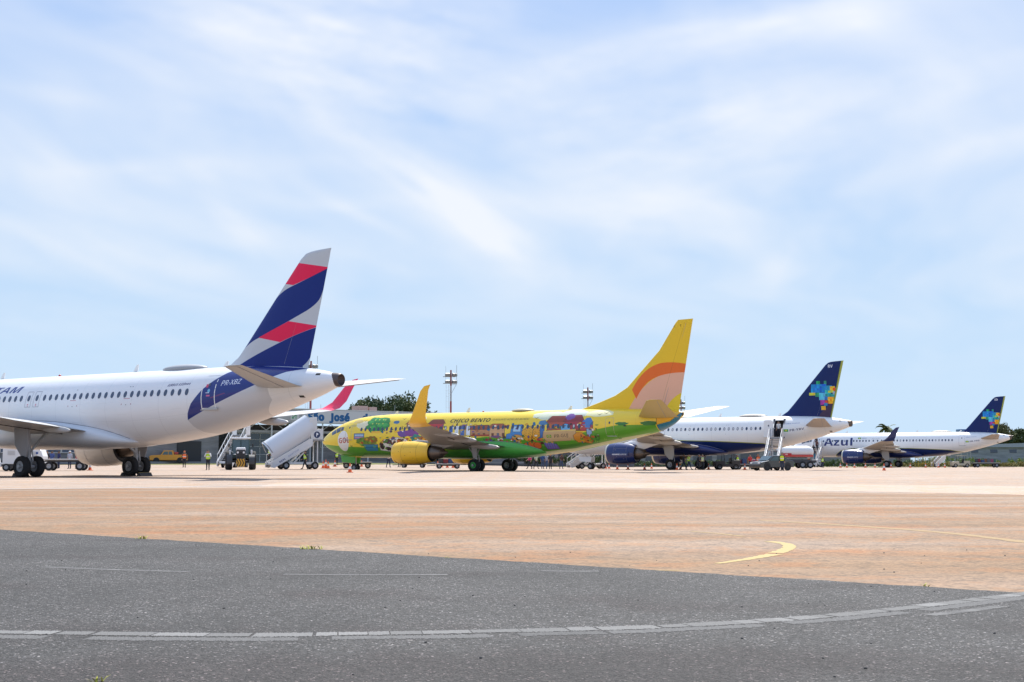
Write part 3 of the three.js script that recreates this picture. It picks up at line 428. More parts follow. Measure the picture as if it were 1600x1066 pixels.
const specA = {
  windows: { n: 45, a0: 4.6 + 0.0, pitch: 0.5315, y: 4.53, skip: [[5.0, 5.9], [14.45, 16.0]], extra: [14.88, 15.62] }, exits: [14.88, 15.62], exitY: [4.0, 4.92],
  doors: [[5.0, 5.85, 3.5, 5.35], [29.05, 30.0, 3.6, 5.42]],
  cockpit: [[[1.95, 4.5], [2.75, 4.86], [2.9, 4.3], [2.15, 4.08]], [[2.82, 4.88], [3.5, 5.0], [3.62, 4.36], [2.98, 4.3]], [[3.56, 5.0], [4.0, 4.9], [4.05, 4.5], [3.68, 4.38]]],
  wing: [{ le: [11.4, 3.0, 1.0], te: [20.25, 2.45, 1.0], t: 0.85 }, { le: [12.2, 3.02, 2.0], te: [20.2, 2.55, 2.0], t: 0.8 }, { le: [14.6, 3.3, 6.4], te: [19.85, 3.05, 6.4], t: 0.5 }, { le: [19.55, 4.15, 15.6], te: [21.7, 4.12, 15.6], t: 0.22 }, { le: [20.2, 4.27, 16.5], te: [22.05, 4.25, 16.5], t: 0.17 }],
  winglet: [{ le: [20.2, 4.27, 16.5], te: [22.05, 4.25, 16.5], t: 0.17 }, { le: [20.75, 4.42, 17.0], te: [22.3, 4.42, 17.0], t: 0.13, n: [0, 0.8, -0.6] }, { le: [21.35, 4.85, 17.35], te: [22.6, 4.9, 17.35], t: 0.1, n: [0, 0.35, -0.93] }, { le: [22.2, 5.9, 17.62], te: [23.05, 5.95, 17.62], t: 0.07, n: [0, 0.2, -0.98] }, { le: [22.75, 6.32, 17.72], te: [23.3, 6.42, 17.72], t: 0.04, n: [0, 0.2, -0.98] }],
  fairings: [[19.6, 2.62, 3.6, 2.6, 0.2], [19.4, 3.0, 8.2, 3.4, 0.3], [20.6, 3.45, 12.4, 2.9, 0.24]], flapGaps: [[18.4, 2.42, 2.2, 18.2, 2.88, 6.4], [18.2, 2.88, 6.4, 20.0, 3.62, 12.8]],
  stab: [{ le: [31.9, 4.75, 0.3], te: [35.2, 4.62, 0.3], t: 0.4 }, { le: [32.4, 4.8, 1.2], te: [35.25, 4.68, 1.2], t: 0.34 }, { le: [35.1, 5.34, 6.05], te: [36.35, 5.33, 6.05], t: 0.13 }, { le: [35.5, 5.36, 6.22], te: [36.4, 5.35, 6.22], t: 0.06 }], stabHinge: [34.35, 4.6, 1.2, 36.0, 5.29, 6.1],
  engine: { a: 10.75, y: 1.8, s: 5.75, outer: [[1.04, 0.05], [1.12, 0.18], [1.19, 0.5], [1.225, 1.1], [1.23, 1.8], [1.18, 2.7], [1.08, 3.3], [1.0, 3.62], [0.97, 3.62], [1.0, 3.0]], lip: [[0.9, 0.7], [0.93, 0.2], [0.98, 0.0], [1.04, -0.04], [1.09, 0.02], [1.125, 0.19]], fanR: 0.92, core: [[0.66, 3.1], [0.64, 3.9], [0.5, 4.5], [0.42, 4.55], [0.3, 4.6], [0.14, 5.0], [0.01, 5.25]], shroud: [[0.98, 3.0], [0.95, 3.55], [0.66, 3.45], [0.64, 3.1]], py: [11.6, 2.78, 15.2, 2.3, 13.6, 3.25, 17.2, 2.9] },
  gear: { a: 17.7, s: 3.8, r: 0.585, w: 0.93, tw: 0.42, door: [[16.85, 2.75], [18.05, 2.75], [18.15, 1.7], [17.95, 1.12], [17.6, 1.1], [17.0, 1.75]] }, nose: { a: 5.07, r: 0.38, doorY: 0.85 },
  belly: () => sectionLoft([[9.6, 2.2, 1.9, 0.6], [10.8, 2.9, 1.66, 1.75], [12.2, 3.45, 1.58, 2.08], [14, 3.66, 1.56, 2.14], [17, 3.5, 1.56, 2.16], [19.5, 3.12, 1.58, 2.13], [21, 2.82, 1.63, 2.02], [22.2, 2.45, 1.7, 1.7], [22.9, 2.15, 1.8, 1.2], [23.2, 2.0, 1.88, 0.7]]),
  fin: [{ le: [28.4, 5.6, 0], te: [34.8, 5.3, 0], t: 0.42, n: [0, 0, 1] }, { le: [29.2, 5.92, 0], te: [34.93, 5.75, 0], t: 0.44, n: [0, 0, 1] }, { le: [29.95, 6.4, 0], te: [35.06, 6.3, 0], t: 0.42, n: [0, 0, 1] }, { le: [30.6, 7.1, 0], te: [35.23, 7.0, 0], t: 0.38, n: [0, 0, 1] }, { le: [32.5, 9.27, 0], te: [35.76, 9.2, 0], t: 0.3, n: [0, 0, 1] }, { le: [34.3, 11.3, 0], te: [36.26, 11.3, 0], t: 0.2, n: [0, 0, 1] }, { le: [34.62, 11.56, 0], te: [36.31, 11.55, 0], t: 0.16, n: [0, 0, 1] }, { le: [34.95, 11.66, 0], te: [36.37, 11.74, 0], t: 0.08, n: [0, 0, 1] }],
  rudder: [33.35, 5.9, 35.5, 11.55, 0.125, 0.06], dome: [25.85, 5.93, 1.7, 0.25], aerials: [[21.6, 0.42], [9.5, 0.4], [28.7, 0.32]], beacon: 15.2, vents: [[36.0, 5.25], [35.0, 4.15], [19.0, 4.9], [23.4, 4.95], [23.6, 4.95], [18.9, 3.95], [23.4, 3.95]],
  apu: { a: 36.5, y: 4.97, pts: [[0.36, 0], [0.37, 0.05], [0.34, 0.5], [0.31, 0.62], [0.27, 0.63], [0.24, 0.4], [0.001, 0.35]] },
};
const finTexture = (draw) => { const [c, x] = canvas(1200, 820); draw(x, (a) => (a - 28) * 100, (y) => (13.2 - y) * 100); return canvasTex(c); };
const finPoly = (x, X, Y, pts, color) => { x.beginPath(); pts.forEach(([a, y], i) => i ? x.lineTo(X(a), Y(y)) : x.moveTo(X(a), Y(y))); x.closePath(); x.fillStyle = color; x.fill(); };
// --- white, indigo and coral aircraft at left
const INDIGO = '#002478', CORAL = '#ea1650';
{
  const hull = hullA(), s = new Skin(hull, 2048, 1024).fill('#e6e7ea');
  s.grime(420, 31);
  s.poly([[27.87, 3.05], [28.02, 3.4], [28.35, 3.9], [29.02, 4.58], [29.7, 5.1], [30.3, 5.5], [31, 5.8], [31.5, 5.86], [35.2, 5.6], [35.0, 5.56], [34.1, 5.42], [33.5, 5.2], [32.45, 4.76]], INDIGO);
  s.poly([[27.87, 3.05], [28.0, 2.72], [28.25, 2.42], [28.7, 2.33], [30.3, 2.62], [32.5, 3.2], [33.4, 4.0], [33.2, 5.05], [32.45, 4.76], [30.4, 3.98]], '#c9cacf');
  s.text('LATAM', 13.74, 4.9, 0.47, INDIGO, { slant: 0.28, align: 'right', wide: 1.9 });
  s.text('AIRBUS A320neo', 26.35, 4.86, 0.165, '#1c1e4c', { slant: 0.25, wide: 0.95 });
  s.text('PR-XBZ', 30.26, 4.78, 0.33, '#eef0f6', { slant: 0.14, wide: 0.9, font: '100px sans-serif' });
  // small door notices
  s.rect(29.3, 29.45, 4.72, 4.9, '#c8365e'); s.oval(29.55, 4.55, 0.09, 0.1, '#6fb6d8'); s.rect(29.4, 29.65, 4.25, 4.33, '#d2588c'); s.rect(29.35, 29.6, 4.42, 4.46, '#d6d8ea');
  s.poly([[29.7, 4.2], [30.6, 4.42], [30.7, 4.38], [29.7, 4.14]], '#6a2a6c');
  for (const e of [14.88, 15.62]) { s.rect(e - 0.05, e + 0.05, 4.14, 4.18, '#c02040'); s.rect(e - 0.05, e + 0.05, 4.06, 4.09, '#c02040'); }
  for (const a of [18.9, 23.4]) { s.rect(a - 0.25, a + 0.25, 4.28, 4.31, '#b06a74'); s.rect(a - 0.4, a - 0.36, 3.95, 4.02, '#883040'); s.rect(a + 0.36, a + 0.4, 3.95, 4.02, '#883040'); }
  const fin = finTexture((x, X, Y) => {
    x.fillStyle = '#c4c7ce'; x.fillRect(0, 0, 1200, 820);
    const cur = (pts, color) => { x.beginPath(); x.moveTo(X(pts[0][0]), Y(pts[0][1])); for (const p of pts.slice(1)) p.length === 2 ? x.lineTo(X(p[0]), Y(p[1])) : x.quadraticCurveTo(X(p[0]), Y(p[1]), X(p[2]), Y(p[3])); x.closePath(); x.fillStyle = color; x.fill(); };
    cur([[34.19, 11.12], [36.3, 10.73], [34.9, 10.25, 33.9, 9.98], [33.2, 10.11]], CORAL);
    cur([[36.2, 10.72], [34.9, 10.25, 33.9, 9.95], [33.0, 9.72, 32.3, 9.12], [30.2, 6.68], [30.75, 7.12, 31.55, 7.35], [33.63, 8.12], [34.77, 8.58], [35.6, 8.95, 35.74, 9.35], [36.3, 10.6]], INDIGO);
    cur([[33.63, 8.11], [35.6, 7.76], [34.4, 7.5, 33.06, 7.05], [31.52, 7.36]], CORAL);
    cur([[35.6, 7.74], [34.4, 7.5, 33.06, 7.03], [31.2, 6.4, 30.27, 5.99], [29.9, 5.2], [34.6, 5.2], [34.55, 5.75], [35.2, 6.1, 35.32, 7.0]], INDIGO);
    x.strokeStyle = 'rgba(30,32,60,0.5)'; x.lineWidth = 1.5; x.beginPath(); x.moveTo(X(28.4), Y(5.95)); x.lineTo(X(34.3), Y(11.35)); x.stroke();
  });
  airliner({ name: 'airliner', label: 'white airliner with indigo and coral striped tail fin, nearest at left', pos: [-22.86, 0, -77.05], th: 33.62, hull, skin: s.tex(), S: specA, finTex: fin, seed: 3,
    wingletMat: paint(CORAL, 0.4), nacelleMat: paint(lin(0.62, 0.6, 0.57), 0.45), bellyMat: paint(lin(0.6, 0.64, 0.70), 0.4), doorMat: M.white, doorW: 0.055, doorPanelMat: mat(lin(0.3, 0.3, 0.32), 0.5), shroudMat: M.dark, apuMat: mat(lin(0.10, 0.08, 0.08), 0.5, { metalness: 0.5 }) });
}
// --- two white aircraft with navy tails and bellies
const NAVY = '#002260', LIME = '#9aa23a';
const mapSquares = [[33.25, 9.75, 0.5, 0.42, '#2aa06e'], [34.25, 9.75, 0.32, 0.46, '#3aa58a'], [32.55, 9.35, 1.3, 1.05, '#1f86d8'], [33.7, 9.35, 0.85, 1.05, '#1877cf'], [34.4, 9.15, 0.85, 0.75, '#2797c9'], [35.0, 9.05, 0.62, 0.62, '#f0c22c'], [35.4, 8.85, 0.34, 0.42, '#e8742a'], [34.35, 8.6, 0.75, 0.5, '#35b8b0'], [34.75, 8.5, 0.75, 0.25, '#b8cf4e'], [32.3, 8.3, 0.85, 0.34, '#d8d040'], [33.1, 8.28, 0.6, 0.5, '#2f9d7d'], [33.6, 8.26, 0.9, 0.9, '#58bfe0'], [34.4, 8.1, 1.2, 0.45, '#2a9a98'], [34.3, 7.8, 0.5, 0.45, '#3b86c4'], [35.35, 8.4, 0.3, 0.36, '#9fb9c9'], [34.7, 7.72, 0.75, 0.85, '#f4b223'], [33.75, 7.36, 0.62, 0.6, '#b13fa2'], [34.35, 7.3, 0.42, 0.4, '#cc3140'], [34.2, 6.98, 0.45, 0.36, '#2e77b5'], [33.85, 6.6, 0.55, 0.5, '#efb52e']];
function navyLivery(reg, code, big, W, H, patchy) {
  const hull = hullA(), s = new Skin(hull, W, H).fill('#eceded');
  const line = [[8.2, 2.2], [9.2, 2.9], [11, 3.25], [14, 3.36], [17.6, 3.33], [21, 3.24], [23.9, 3.12], [27.6, 2.92], [28.6, 2.7], [29.6, 2.54]];
  const low = line.map(([a, y]) => [a, y - 0.08]);
  s.poly([...line, [29.2, 2.45], [24, 1.8], [8.0, 1.77]], LIME); s.poly([...low, [28.9, 2.42], [24, 1.8], [8.3, 1.77]], NAVY);
  s.poly([[26.6, 2.08], [27.2, 2.35], [28.7, 2.55], [29.4, 2.5], [28, 2.24]], '#b9bcc4');
  s.grime(300, 33);
  s.text('Azul', 6.25, 3.72, 1.32, '#1b2a6e', { wide: 1.42 });
  s.rect(12.2, 12.75, 4.86, 5.1, '#2f8f3f'); s.oval(12.47, 4.98, 0.14, 0.08, '#d9c93a'); s.text('BRASIL', 12.9, 4.9, 0.18, '#7d86a8', {});
  s.rect(30.12, 30.62, 4.13, 4.4, '#3fa552'); s.oval(30.37, 4.27, 0.13, 0.09, '#d9cf4a');
  s.text(reg, 30.72, 4.14, 0.27, '#3a4366', { wide: 1.28 }); s.text('AIRBUS A320neo', 30.15, 4.93, 0.13, '#8a93b5', { wide: 1.2, slant: 0.15 });
  const fin = finTexture((x, X, Y) => {
    x.fillStyle = NAVY; x.fillRect(0, 0, 1200, 820);
    if (patchy) finPoly(x, X, Y, [[33.4, 5.5], [33.7, 6.1], [34.35, 6.7], [34.7, 7.1], [35.2, 8.3], [35.5, 8.6], [36, 8.3], [35.6, 5.4]], '#44344f');
    seed(55); const q = 0.86, tone = new THREE.Color(); for (const [a0, y0, w, h, c] of mapSquares) { const a = 33.9 + (a0 - 33.95) * q, y = 8.1 + (y0 - 8.0) * q; for (let u = 0; u < w * q - 0.02; u += 0.22) for (let v = 0; v < h * q - 0.02; v += 0.22) { tone.set(c).offsetHSL(rr(-0.025, 0.025), 0, rr(-0.06, 0.06)); x.fillStyle = '#' + tone.getHexString(); x.fillRect(X(a + u), Y(y - v), Math.min(0.22, w * q - u) * 100 + 0.5, Math.min(0.22, h * q - v) * 100 + 0.5); } }
    finPoly(x, X, Y, [[34.72, 5.2], [36.16, 11.8], [36.6, 11.8], [35.1, 5.2]], '#a8ab52'); finPoly(x, X, Y, [[34.66, 5.2], [36.1, 11.8], [36.16, 11.8], [34.72, 5.2]], '#6a7a2c');
    x.font = 'bold 46px sans-serif'; x.fillStyle = '#dfe4ee'; x.fillText(code, X(34.6), Y(11.02));
  });
  return { hull, skin: s.tex(), fin };
}
{
  const mk = (o, L) => airliner({ ...o, hull: L.hull, skin: L.skin, finTex: L.fin, S: specA, wingletMat: paint(NAVY, 0.4), nacelleMat: paint(NAVY, 0.3), bellyMat: paint('#152765', 0.35), engineText: ['voeazul.com.br', NAVY], pylonMat: M.white, shroudMat: mat(lin(0.4, 0.38, 0.36), 0.4, { metalness: 0.6 }), lipMat: mat(lin(0.62, 0.6, 0.5), 0.35, { metalness: 0.5 }), wingMat: mat(lin(0.45, 0.41, 0.36), 0.5), stabMat: mat(lin(0.43, 0.36, 0.30), 0.5), doorPanelMat: mat(lin(0.5, 0.5, 0.5), 0.5), noSill: true, domeMat: mat(lin(0.5, 0.46, 0.4), 0.5) });
  const LA = navyLivery('PR-YRV', 'RV', true, 2048, 1024, true);
  const f0 = LA.hull.phi(29.5, 5.44), f1 = LA.hull.phi(29.5, 3.56);
  const hole = { a0: 29.0, a1: 30.02, f0, f1 };
  const A = mk({ name: 'airliner', label: 'white airliner with navy belly and tail, rear door open above stairs', pos: [21.95, 0, -153.06], th: 33.2, blinds: 0.6, seed: 14, hole }, LA);
  // the open doorway: lining, cabin floor, and the door swung forward along the skin
  const hz = LA.hull.at(29.5).rz;
  mesh('doorway', merge([box(1.3, 0.06, 1.6, 9.5, 3.5, hz - 0.85), box(1.3, 2.1, 0.05, 9.5, 4.5, hz - 1.6), box(0.05, 2.1, 1.5, 8.93, 4.5, hz - 0.95), box(0.05, 2.1, 1.5, 10.1, 4.5, hz - 0.95)]), mat(lin(0.10, 0.10, 0.12), 0.8), A);
  const dp = mesh('open_door', prism([[0.05, 0], [0.93, 0], [0.98, 0.1], [0.98, 1.75], [0.88, 1.85], [0.1, 1.85], [0, 1.75], [0, 0.1]], 0.1, 0.02), M.white, A); dp.position.set(7.95, 3.55, hz + 0.32); dp.rotation.x = -0.12;
  const dw = mesh('door_window', winGeoSmall, M.glass, dp); dw.position.set(0.55, 1.25, 0.075); dw.scale.set(0.6, 0.6, 1);
  mesh('door_hinge', bar([0.9, 1.0, -0.1], [1.15, 1.0, -0.3], 0.05, 6), M.strut, dp);
  const LB = navyLivery('PR-YSD', 'SD', false, 2048, 1024, false);
  mk({ name: 'airliner', label: 'white airliner with navy belly and tail, farthest right, name on its side', pos: [67.22, 0, -229.8], th: 30.0, blinds: 0.25, seed: 9 }, LB);
}
// --- yellow and green aircraft with a painted farm scene
{
  const hull = new Hull(38.2, [[0, 2.88, 2.8, 0.03], [0.08, 3.05, 2.66, 0.2], [0.38, 3.3, 2.42, 0.45], [1.16, 3.82, 1.98, 0.88], [1.94, 4.22, 1.68, 1.16], [2.72, 4.58, 1.46, 1.38], [4.27, 5.0, 1.29, 1.66], [5.8, 5.22, 1.27, 1.8], [7.3, 5.32, 1.27, 1.86], [9, 5.38, 1.28, 1.88], [23, 5.4, 1.36, 1.88], [25, 5.4, 1.46, 1.88], [28.2, 5.42, 1.82, 1.82], [31.3, 5.42, 2.38, 1.66], [34.4, 5.36, 2.98, 1.3], [36.15, 5.28, 3.42, 0.98], [37.3, 5.2, 3.95, 0.64], [37.9, 5.12, 4.4, 0.4], [38.2, 5.02, 4.7, 0.22]]);
  const Y1 = '#f2cf2e', s = new Skin(hull, 2048, 1024).fill('#f3d23a');
  const G = '#5fa52a', G2 = '#3f8f2c', K = ['#2a2418', 1.6];
  s.poly([[0, 2.6], [1.5, 2.5], [4.2, 2.3], [6, 2.25], [9, 2.2], [14, 2.45], [18, 2.9], [20, 3.1], [22.4, 3.0], [24.6, 2.75], [28, 3.0], [30.5, 3.55], [32.75, 3.95], [36.1, 3.98], [36.2, 3.4], [30, 2.0], [24, 1.4], [10, 1.28], [2.7, 1.47], [1.2, 1.95]], G);
  s.poly([[6, 1.75], [10, 1.7], [16, 1.8], [22, 2.0], [28, 2.35], [30.5, 2.65], [31.3, 2.4], [24, 1.4], [10, 1.28], [5, 1.3]], '#4b8d26');
  s.poly([[24.8, 1.7], [28.5, 2.05], [33, 2.9], [35.5, 3.3], [34.5, 3.0], [31, 2.34], [28, 1.8], [25, 1.46]], '#c9cf9a');
  // pale cloud puffs and soft colour fields behind the scene
  for (const [a, y, ra, ry, c] of [[6.2, 4.35, 1.0, 0.35, '#e8dfb8'], [12.2, 4.9, 0.9, 0.25, '#f0e6c0'], [26.2, 4.9, 1.6, 0.35, '#dfe3c4'], [28.5, 5.0, 1.3, 0.35, '#d4dccc'], [31, 5.0, 1.2, 0.3, '#ece6b0'], [5.2, 4.7, 0.6, 0.18, '#c9b060'], [4.8, 4.3, 0.4, 0.14, '#d8be58']]) s.blob(a, y, ra, ry, c, 0.3);
  // tree with yellow fruit
  s.blob(7.75, 4.35, 1.25, 0.68, '#2f8f3a', 0.5, ['#1c5a26', 1.5]); for (let k = 0; k < 14; k++) { s.blob(7.75 + 0.95 * Math.cos(k * 2.4), 4.4 + 0.5 * Math.sin(k * 1.7), 0.3, 0.16, k % 2 ? '#46ab4a' : '#27803a', 0.4); } for (let k = 0; k < 9; k++) s.oval(7.0 + (k * 0.61) % 1.7, 4.1 + (k * 0.37) % 0.75, 0.07, 0.06, '#d6d84a');
  s.rect(7.2, 8.3, 3.55, 3.75, '#e9b62c'); s.rect(9.9, 11.5, 3.55, 3.75, '#e9b62c'); s.blob(9.9, 4.55, 0.32, 0.14, '#3d6f9c', 0.4);
  // picture sign, wheelbarrow of greens, tub
  s.rect(5.1, 6.35, 3.0, 3.55, '#5d7fa8', K); s.rect(5.2, 6.25, 3.3, 3.45, '#a8c4d8'); s.rect(5.2, 6.25, 3.1, 3.24, '#c9899f');
  s.blob(6.6, 2.78, 1.1, 0.38, '#6c8a2e', 0.5); s.blob(7.3, 2.95, 0.6, 0.3, '#8a6a2a', 0.5); for (let k = 0; k < 12; k++) s.blob(5.9 + (k * 0.31) % 1.7, 2.65 + (k * 0.17) % 0.5, 0.14, 0.1, ['#c9a02c', '#7aa23a', '#b5532a', '#4f7a2c'][k % 4], 0.4);
  s.poly([[6.1, 2.5], [7.9, 2.5], [7.7, 1.9], [6.4, 1.9]], '#3c86a8', K); s.rect(6.2, 7.8, 2.2, 2.26, '#2a6688');
  // patches of a black and white hide
  s.poly([[8.0, 1.95], [8.1, 2.5], [8.7, 2.95], [10.2, 3.15], [11.2, 3.0], [11.6, 2.6], [11.5, 2.05], [10.4, 1.85], [8.8, 1.85]], '#e9e4da', K);
  for (const [a, y, ra, ry] of [[8.35, 2.4, 0.22, 0.34], [9.15, 2.75, 0.4, 0.2], [9.0, 2.1, 0.3, 0.16], [9.85, 2.35, 0.26, 0.4], [10.5, 2.8, 0.3, 0.2], [10.75, 2.15, 0.28, 0.2], [11.25, 2.55, 0.18, 0.22]]) s.blob(a, y, ra, ry, '#3d2a2c', 0.5);
  // purple and teal bushes, timber fence
  s.blob(10.9, 3.45, 0.6, 0.28, '#6d4a9c', 0.5); s.blob(11.9, 3.55, 0.7, 0.35, '#7d3f90', 0.5); s.blob(12.4, 2.9, 0.55, 0.45, '#2f8c86', 0.5);
  for (let k = 0; k < 12; k++) s.rect(12.7 + k * 0.24, 12.9 + k * 0.24, 2.35, 3.15 + 0.08 * (k % 3), k % 2 ? '#a45f2a' : '#b56c30', ['#5c3314', 1]);
  // farm houses
  const house = (a0, a1, y0, y1, yr, wall, roof) => { s.rect(a0, a1, y0, y1, wall, K); s.poly([[a0 - 0.2, y1], [a0 + 0.25, yr], [a1 - 0.25, yr], [a1 + 0.2, y1]], roof, K); for (let y = y1 + 0.08; y < yr; y += 0.09) s.rect(a0 - 0.05, a1 + 0.05, y, y + 0.018, '#5a2a1c'); for (let a = a0 + 0.25; a < a1 - 0.2; a += 0.55) { s.rect(a, a + 0.22, lerp(y0, y1, 0.12), lerp(y0, y1, 0.45), a % 1.1 < 0.55 ? '#5b6f8a' : '#6a3a24', ['#2a2418', 1]); } for (let y = y0 + 0.1; y < y1; y += 0.12) s.rect(a0, a1, y, y + 0.012, '#7a4a34'); };
  house(11.2, 13.2, 3.95, 4.35, 4.75, '#a07c58', '#a85a34'); house(13.7, 15.3, 3.5, 4.35, 4.75, '#b83a3c', '#8f4a34'); house(17.1, 17.9, 3.2, 4.0, 4.2, '#c9a85e', '#c8a040');
  for (let k = 0; k < 5; k++) s.rect(16.0 + k * 0.62, 16.4 + k * 0.62, 3.25, 4.1, ['#3a63ae', '#dfe4ea', '#3a63ae', '#e2e6ee', '#4a74b8'][k]);
  house(18.3, 20.4, 3.15, 3.75, 4.15, '#c48a5a', '#a5552f'); s.rect(18.4, 20.4, 3.15, 3.3, '#a8432e');
  house(20.3, 21.9, 3.05, 3.85, 4.25, '#d8a877', '#b5683f'); s.blob(21.0, 3.1, 0.5, 0.1, '#7a4a78', 0.4);
  s.poly([[22.0, 2.9], [22.1, 3.3], [22.5, 3.4], [22.6, 4.1], [23.7, 4.15], [23.75, 3.2], [23.7, 2.85]], '#3f86c8', K); s.rect(22.75, 23.55, 3.5, 4.0, '#a9cfe8', K); s.blob(23.2, 2.95, 0.5, 0.3, '#d49a48', 0.4, K);
  // dotted hay stacks, pumpkins, crate, melon
  s.blob(24.35, 3.3, 0.62, 0.6, '#e3a92a', 0.35, K); s.blob(25.3, 3.3, 0.55, 0.6, '#e0a022', 0.35, K); for (let k = 0; k < 40; k++) s.oval(23.9 + (k * 0.47) % 1.85, 2.85 + (k * 0.29) % 0.95, 0.03, 0.03, '#4a3a12');
  s.rect(25.5, 25.95, 2.95, 4.0, '#3c6fae', K); s.blob(25.75, 4.25, 0.4, 0.2, '#4f7fa8', 0.6);
  for (const [a, y, r] of [[24.1, 2.3, 0.34], [24.6, 2.35, 0.42], [25.1, 2.3, 0.36]]) { s.blob(a, y, r, r * 0.72, '#d9682a', 0.2, K); } s.rect(24.5, 24.65, 2.6, 2.78, '#3f7a2e');
  s.poly([[25.7, 2.55], [26.9, 2.62], [27.1, 2.0], [25.9, 1.95]], '#7a56a8', K); for (let k = 0; k < 5; k++) s.rect(25.9 + k * 0.22, 26.0 + k * 0.22, 2.05, 2.5, '#6a80b8'); for (let k = 0; k < 5; k++) s.blob(25.8 + k * 0.26, 2.66, 0.12, 0.16, k % 2 ? '#d6b13a' : '#6a9a3a', 0.4);
  house(26.2, 28.0, 3.6, 4.3, 4.85, '#b6543a', '#a0452f'); house(27.9, 29.6, 3.5, 4.35, 4.9, '#a83440', '#96303a'); s.rect(26.1, 29.4, 3.5, 3.62, '#7a5a30'); s.blob(28.3, 4.75, 0.4, 0.25, '#7a4f9a', 0.5);
  s.oval(28.0, 3.75, 0.45, 0.4, '#64aee0', K); s.rect(29.4, 30.6, 3.5, 4.3, '#b23a40', K); s.blob(30.1, 4.2, 0.45, 0.4, '#4a7fc0', 0.4); s.rect(30.0, 30.5, 3.0, 3.7, '#8fb4d8', K);
  // plank with flag and registration
  s.poly([[25.85, 3.5], [29.0, 3.58], [29.0, 2.72], [26.1, 2.6], [25.75, 3.0]], '#c9a878', ['#6b4a26', 2]); s.poly([[25.9, 3.55], [29.0, 3.66], [29.0, 3.56], [25.85, 3.48]], '#e0c468');
  s.rect(26.15, 26.6, 2.95, 3.2, '#2f8f3f'); s.oval(26.37, 3.075, 0.16, 0.1, '#e0cf3a'); s.oval(26.37, 3.075, 0.07, 0.06, '#2a4a9a');
  s.text('PR-GUJ', 26.85, 2.92, 0.29, '#2c2a26', { wide: 1.12, font: '100px sans-serif' });
  s.blob(29.3, 2.95, 0.55, 0.42, '#d9902c', 0.3, K); s.blob(29.95, 2.75, 0.45, 0.28, '#c97f26', 0.3, K); s.oval(30.65, 2.98, 0.4, 0.34, '#5fa83a', K); for (let k = -2; k <= 2; k++) s.oval(30.65 + k * 0.14, 2.98, 0.03, 0.26, '#3f8530');
  s.text('CHICO BENTO', 15.85, 4.42, 0.42, '#1c1a12', { slant: 0.22, wide: 1.12, tilt: 0.0 }); s.text('O ASSUNTO NOVO DO MUNDO', 20.4, 4.55, 0.2, '#4a4526', { slant: 0.25, wide: 0.98, font: '100px sans-serif' });
  // small clutter of the scene: flowers, leaves, pebbles, birds, grass tufts
  seed(404); for (let k = 0; k < 320; k++) { const a = rr(8.2, 31), low = k % 3, y = low ? rr(2.5, 3.15) : rr(3.55, 4.25); if (a > 25.7 && a < 29.1 && y > 2.5 && y < 3.7) continue; s.blob(a, y, rr(0.04, 0.16), rr(0.03, 0.11), ['#8c4a2a', '#3f7f34', '#c4682c', '#2f6f9a', '#b23a4a', '#d9a62c', '#6a4a8a', '#efe6d0', '#4a3020'][Math.floor(rnd() * 9)], 0.7, rnd() < 0.5 ? ['#2a2418', 1] : null); }
  for (let k = 0; k < 40; k++) { const a = rr(4.5, 33), y = rr(1.9, 2.5) + (a > 27 ? (a - 27) * 0.14 : 0); s.poly([[a, y], [a + 0.06, y + 0.22], [a + 0.12, y], [a + 0.22, y + 0.18], [a + 0.24, y]], k % 2 ? '#7fbf3a' : '#3c7d28'); }
  for (const [a, y] of [[6.0, 4.75], [10.6, 4.85], [24.9, 4.7], [31.0, 4.9], [31.6, 5.0]]) s.poly([[a - 0.3, y + 0.1], [a, y], [a + 0.3, y + 0.12], [a + 0.05, y - 0.06]], '#6a5a30');
  // airline roundel on the nose, dark hedge and tail-cone colours
  s.oval(3.64, 2.87, 0.74, 0.98, '#e9e6e2'); s.text('GOL', 3.02, 2.65, 0.46, '#b5483a', { wide: 1.15 });
  s.blob(33.2, 4.08, 0.55, 0.12, '#2f7a3a', 0.6); s.blob(35.6, 4.1, 0.75, 0.16, '#2f7a3a', 0.6);
  s.poly([[36.2, 3.95], [36.25, 3.4], [37.3, 3.9], [37.9, 4.4], [38.2, 4.75], [38.2, 5.1], [37.9, 4.75], [37.3, 4.25]], '#2f7d9a', K); s.poly([[36.2, 5.3], [36.2, 3.98], [37.3, 4.28], [37.9, 4.78], [38.2, 5.05]], '#f0b92c', K);
  s.grime(260, 35);
  const fin = finTexture((x, X, Y) => {
    x.fillStyle = '#edc42e'; x.fillRect(0, 0, 1200, 820);
    // plain colour bands where the photograph's figure stands
    const band = (pts, c) => { x.beginPath(); x.moveTo(X(pts[0][0]), Y(pts[0][1])); for (const p of pts.slice(1)) p.length === 2 ? x.lineTo(X(p[0]), Y(p[1])) : x.quadraticCurveTo(X(p[0]), Y(p[1]), X(p[2]), Y(p[3])); x.closePath(); x.fillStyle = c; x.fill(); };
    band([[33.2, 5.2], [33.9, 6.6, 35.2, 7.6], [36.6, 8.6, 39, 8.4], [39, 5.2]], '#e9b49a'); band([[33.6, 7.0], [34.6, 8.9, 36.4, 9.2], [37.8, 9.3, 39, 8.9], [39, 8.3], [36.4, 8.5, 35.1, 7.6], [34.4, 7.0, 34.0, 6.2]], '#e8702c'); band([[36.6, 5.2], [37.3, 6.6, 39, 6.9], [39, 5.2]], '#f0cf35');
    x.font = '26px sans-serif'; x.fillStyle = '#4a3d10'; x.fillText('UJ', X(37.35), Y(12.2)); x.fillText('E', X(38.05), Y(12.2));
    x.strokeStyle = 'rgba(70,60,20,0.5)'; x.lineWidth = 1.5; x.beginPath(); x.moveTo(X(36.2), Y(5.4)); x.lineTo(X(38.5), Y(12.6)); x.stroke();
  });
